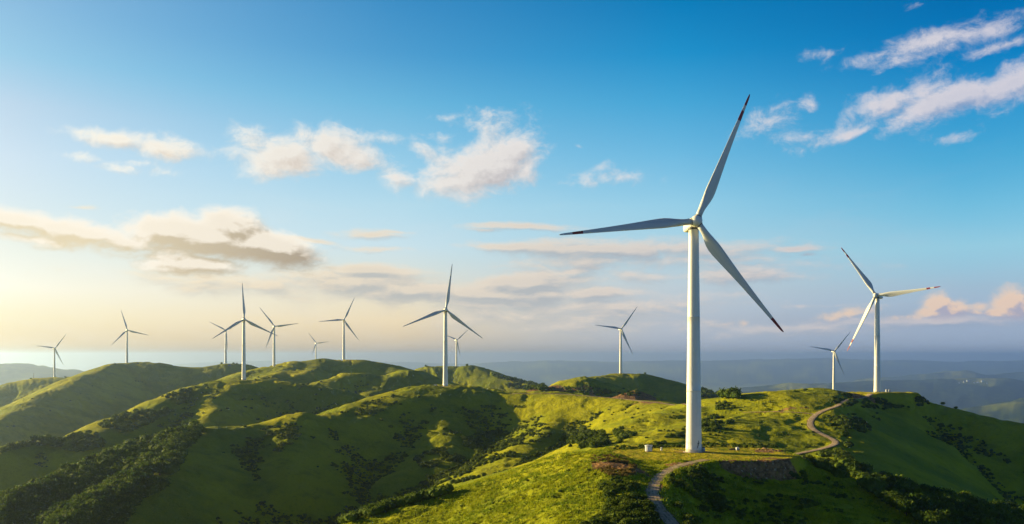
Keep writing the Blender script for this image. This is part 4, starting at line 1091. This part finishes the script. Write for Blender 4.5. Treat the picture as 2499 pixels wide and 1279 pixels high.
# stones of the two cut banks
def stones(cx, cy, n, rx, ry, lab, grp, s0, s1, seed):
    r = np.random.RandomState(seed)
    w = cast(r.normal(cx, rx, n), r.normal(cy, ry, n))
    for k, p in enumerate(w):
        if np.isnan(p[0]): continue
        s = r.uniform(s0, s1); b = MB().rock((0, 0, 0), (s, s * .8, s * .6), 900 + seed * 50 + k, 1).build('stone', M_ROCK)
        b.location = (p[0], p[1], float(ground(p[0], p[1])) + .05); b.rotation_euler = (r.uniform(-.4, .4), r.uniform(-.4, .4), r.uniform(0, 6)); tag(b, lab, 'stone', grp)
stones(1855, 1148, 46, 34, 8, 'pale stone in the shaded cut bank below the right side of the table', 'stones of the shaded cut bank', .14, .45, 1)
stones(1510, 1148, 26, 16, 7, 'reddish stone on the earth bank of the knoll', 'stones of the knoll bank', .12, .35, 2)
# right hill: two white cabinets, far hut, mast, small building
for (px, lab) in ((2164, 'left white cabinet of the pair right of the red-tipped turbine'), (2171, 'right white cabinet of the pair beside the red-tipped turbine')):
    o = empty('control_cabinet', at(px, 958, 736)); tag(o, lab, 'cabinet')
    MB().box((0, 0, .95), (1.5, 1.2, 1.9), bevel=.08).build('housing', M_WHITE, o)
    MB().box((0, 0, 1.98), (1.7, 1.4, .16), bevel=.04).build('roof', M_WHITE, o)
    MB().box((.3, -.63, .9), (.5, .06, 1.3)).build('door', M_GREY, o)
o = empty('hut', at(1063, 942, 934)); tag(o, 'low pale hut left of the middle turbine', 'hut')
MB().box((0, 0, 1.1), (3.4, 2.4, 2.4), bevel=.05).build('wall', M_WHITE, o); MB().box((0, 0, 2.42), (3.9, 2.9, .22), bevel=.05).build('roof', M_GREY, o); MB().box((.8, -1.22, .95), (.8, .06, 1.8)).build('door', M_BLUEG, o)
o = empty('mast', at(82, 924, 2430)); tag(o, 'thin bare mast left of the leftmost turbine', 'mast')
MB().lathe([(.6, -3), (.55, 2), (.35, 14)], 12).build('pole', M_WOODP, o); MB().box((0, 0, 12.5), (3.2, .5, .4)).build('crossarm', M_WOODP, o)
o = empty('hut', at(560, 889, 2150)); tag(o, 'dark low hut on the far ridge near the overlapped turbine', 'hut')
MB().box((0, 0, 1.5), (6, 4, 4), bevel=.1).build('wall', M_GREY, o); MB().box((0, 0, 3.6), (7, 5, .4)).build('roof', M_BLUEG, o)
# posts on the middle ridge
for (px, py, Y, h, lab) in ((922, 985, 855, 3.5, 'thin wooden post on the sunlit shoulder below the middle turbine'), (796, 1012, 800, 2.4, 'pale survey post in the dip of the long middle ridge')):
    w = cast([px], [py + 3])[0]
    if np.isnan(w[0]): continue
    o = empty('post', (w[0], w[1], float(ground(w[0], w[1])))); tag(o, lab, 'post')
    MB().lathe([(.16, -.4), (.14, h), (.02, h + .1)], 10).build('shaft', M_WOODP, o)

# a row of houses on a far ridge
house_0 = None
for k, px in enumerate((2341, 2353, 2362, 2378, 2386, 2397, 2409)):
    Y = 13950 + 60 * (k % 3); x = (px - PW / 2) / F * Y
    if house_0 is None:
        o = house_0 = empty('house', (x, Y, float(ground(x, Y)) + 2))
        MB().box((0, 0, 5), (26, 14, 16)).build('wall', M_WHITE, o)
        rf = MB(); a_ = rf.ring([Vector(v) for v in ((-14.5, -8.5, 13.1), (14.5, -8.5, 13.1), (14.5, 8.5, 13.1), (-14.5, 8.5, 13.1))]); b_ = rf.ring([Vector(v) for v in ((-12, -.5, 19), (12, -.5, 19), (12, .5, 19), (-12, .5, 19))])
        rf.bridge(a_, b_); rf.cap(a_, True); rf.cap(b_); rf.build('roof', M_GREY, o)
    else:
        o = house_0.copy(); C.objects.link(o); o.location = (x, Y, float(ground(x, Y)) + 2)
        for ch in list(house_0.children): c_ = ch.copy(); C.objects.link(c_); c_.parent = o
    o.rotation_euler.z = (k * 37 % 50 - 25) / 60; o.scale = (.8 + (k % 3) * .25,) * 3
    tag(o, 'tiny pale house in the row on the far blue ridge at the right', 'house', 'houses on the far ridge')

# ---------------------------------------------------------------- haze: a closed box of thin even air
hm = bpy.data.materials.new('haze_air'); hm.use_nodes = True
h = NT(hm.node_tree); h.n.clear()
pv = h.node('ShaderNodeVolumePrincipled', {'Density': HAZE_DENSITY, 'Anisotropy': .80, 'Color': (.48, .65, 1.0)})
ho = h.node('ShaderNodeOutputMaterial'); h.l.new(pv.outputs[0], ho.inputs['Volume'])
zlo = float(GZ.min()) - 1.0
hbx = MB().box((0, 0, (zlo + 112) / 2), (86000, 86000, 112 - zlo))
haze = hbx.build('haze', hm)
tag(haze, 'thin haze lying over the hills and the far ranges', kind='stuff')
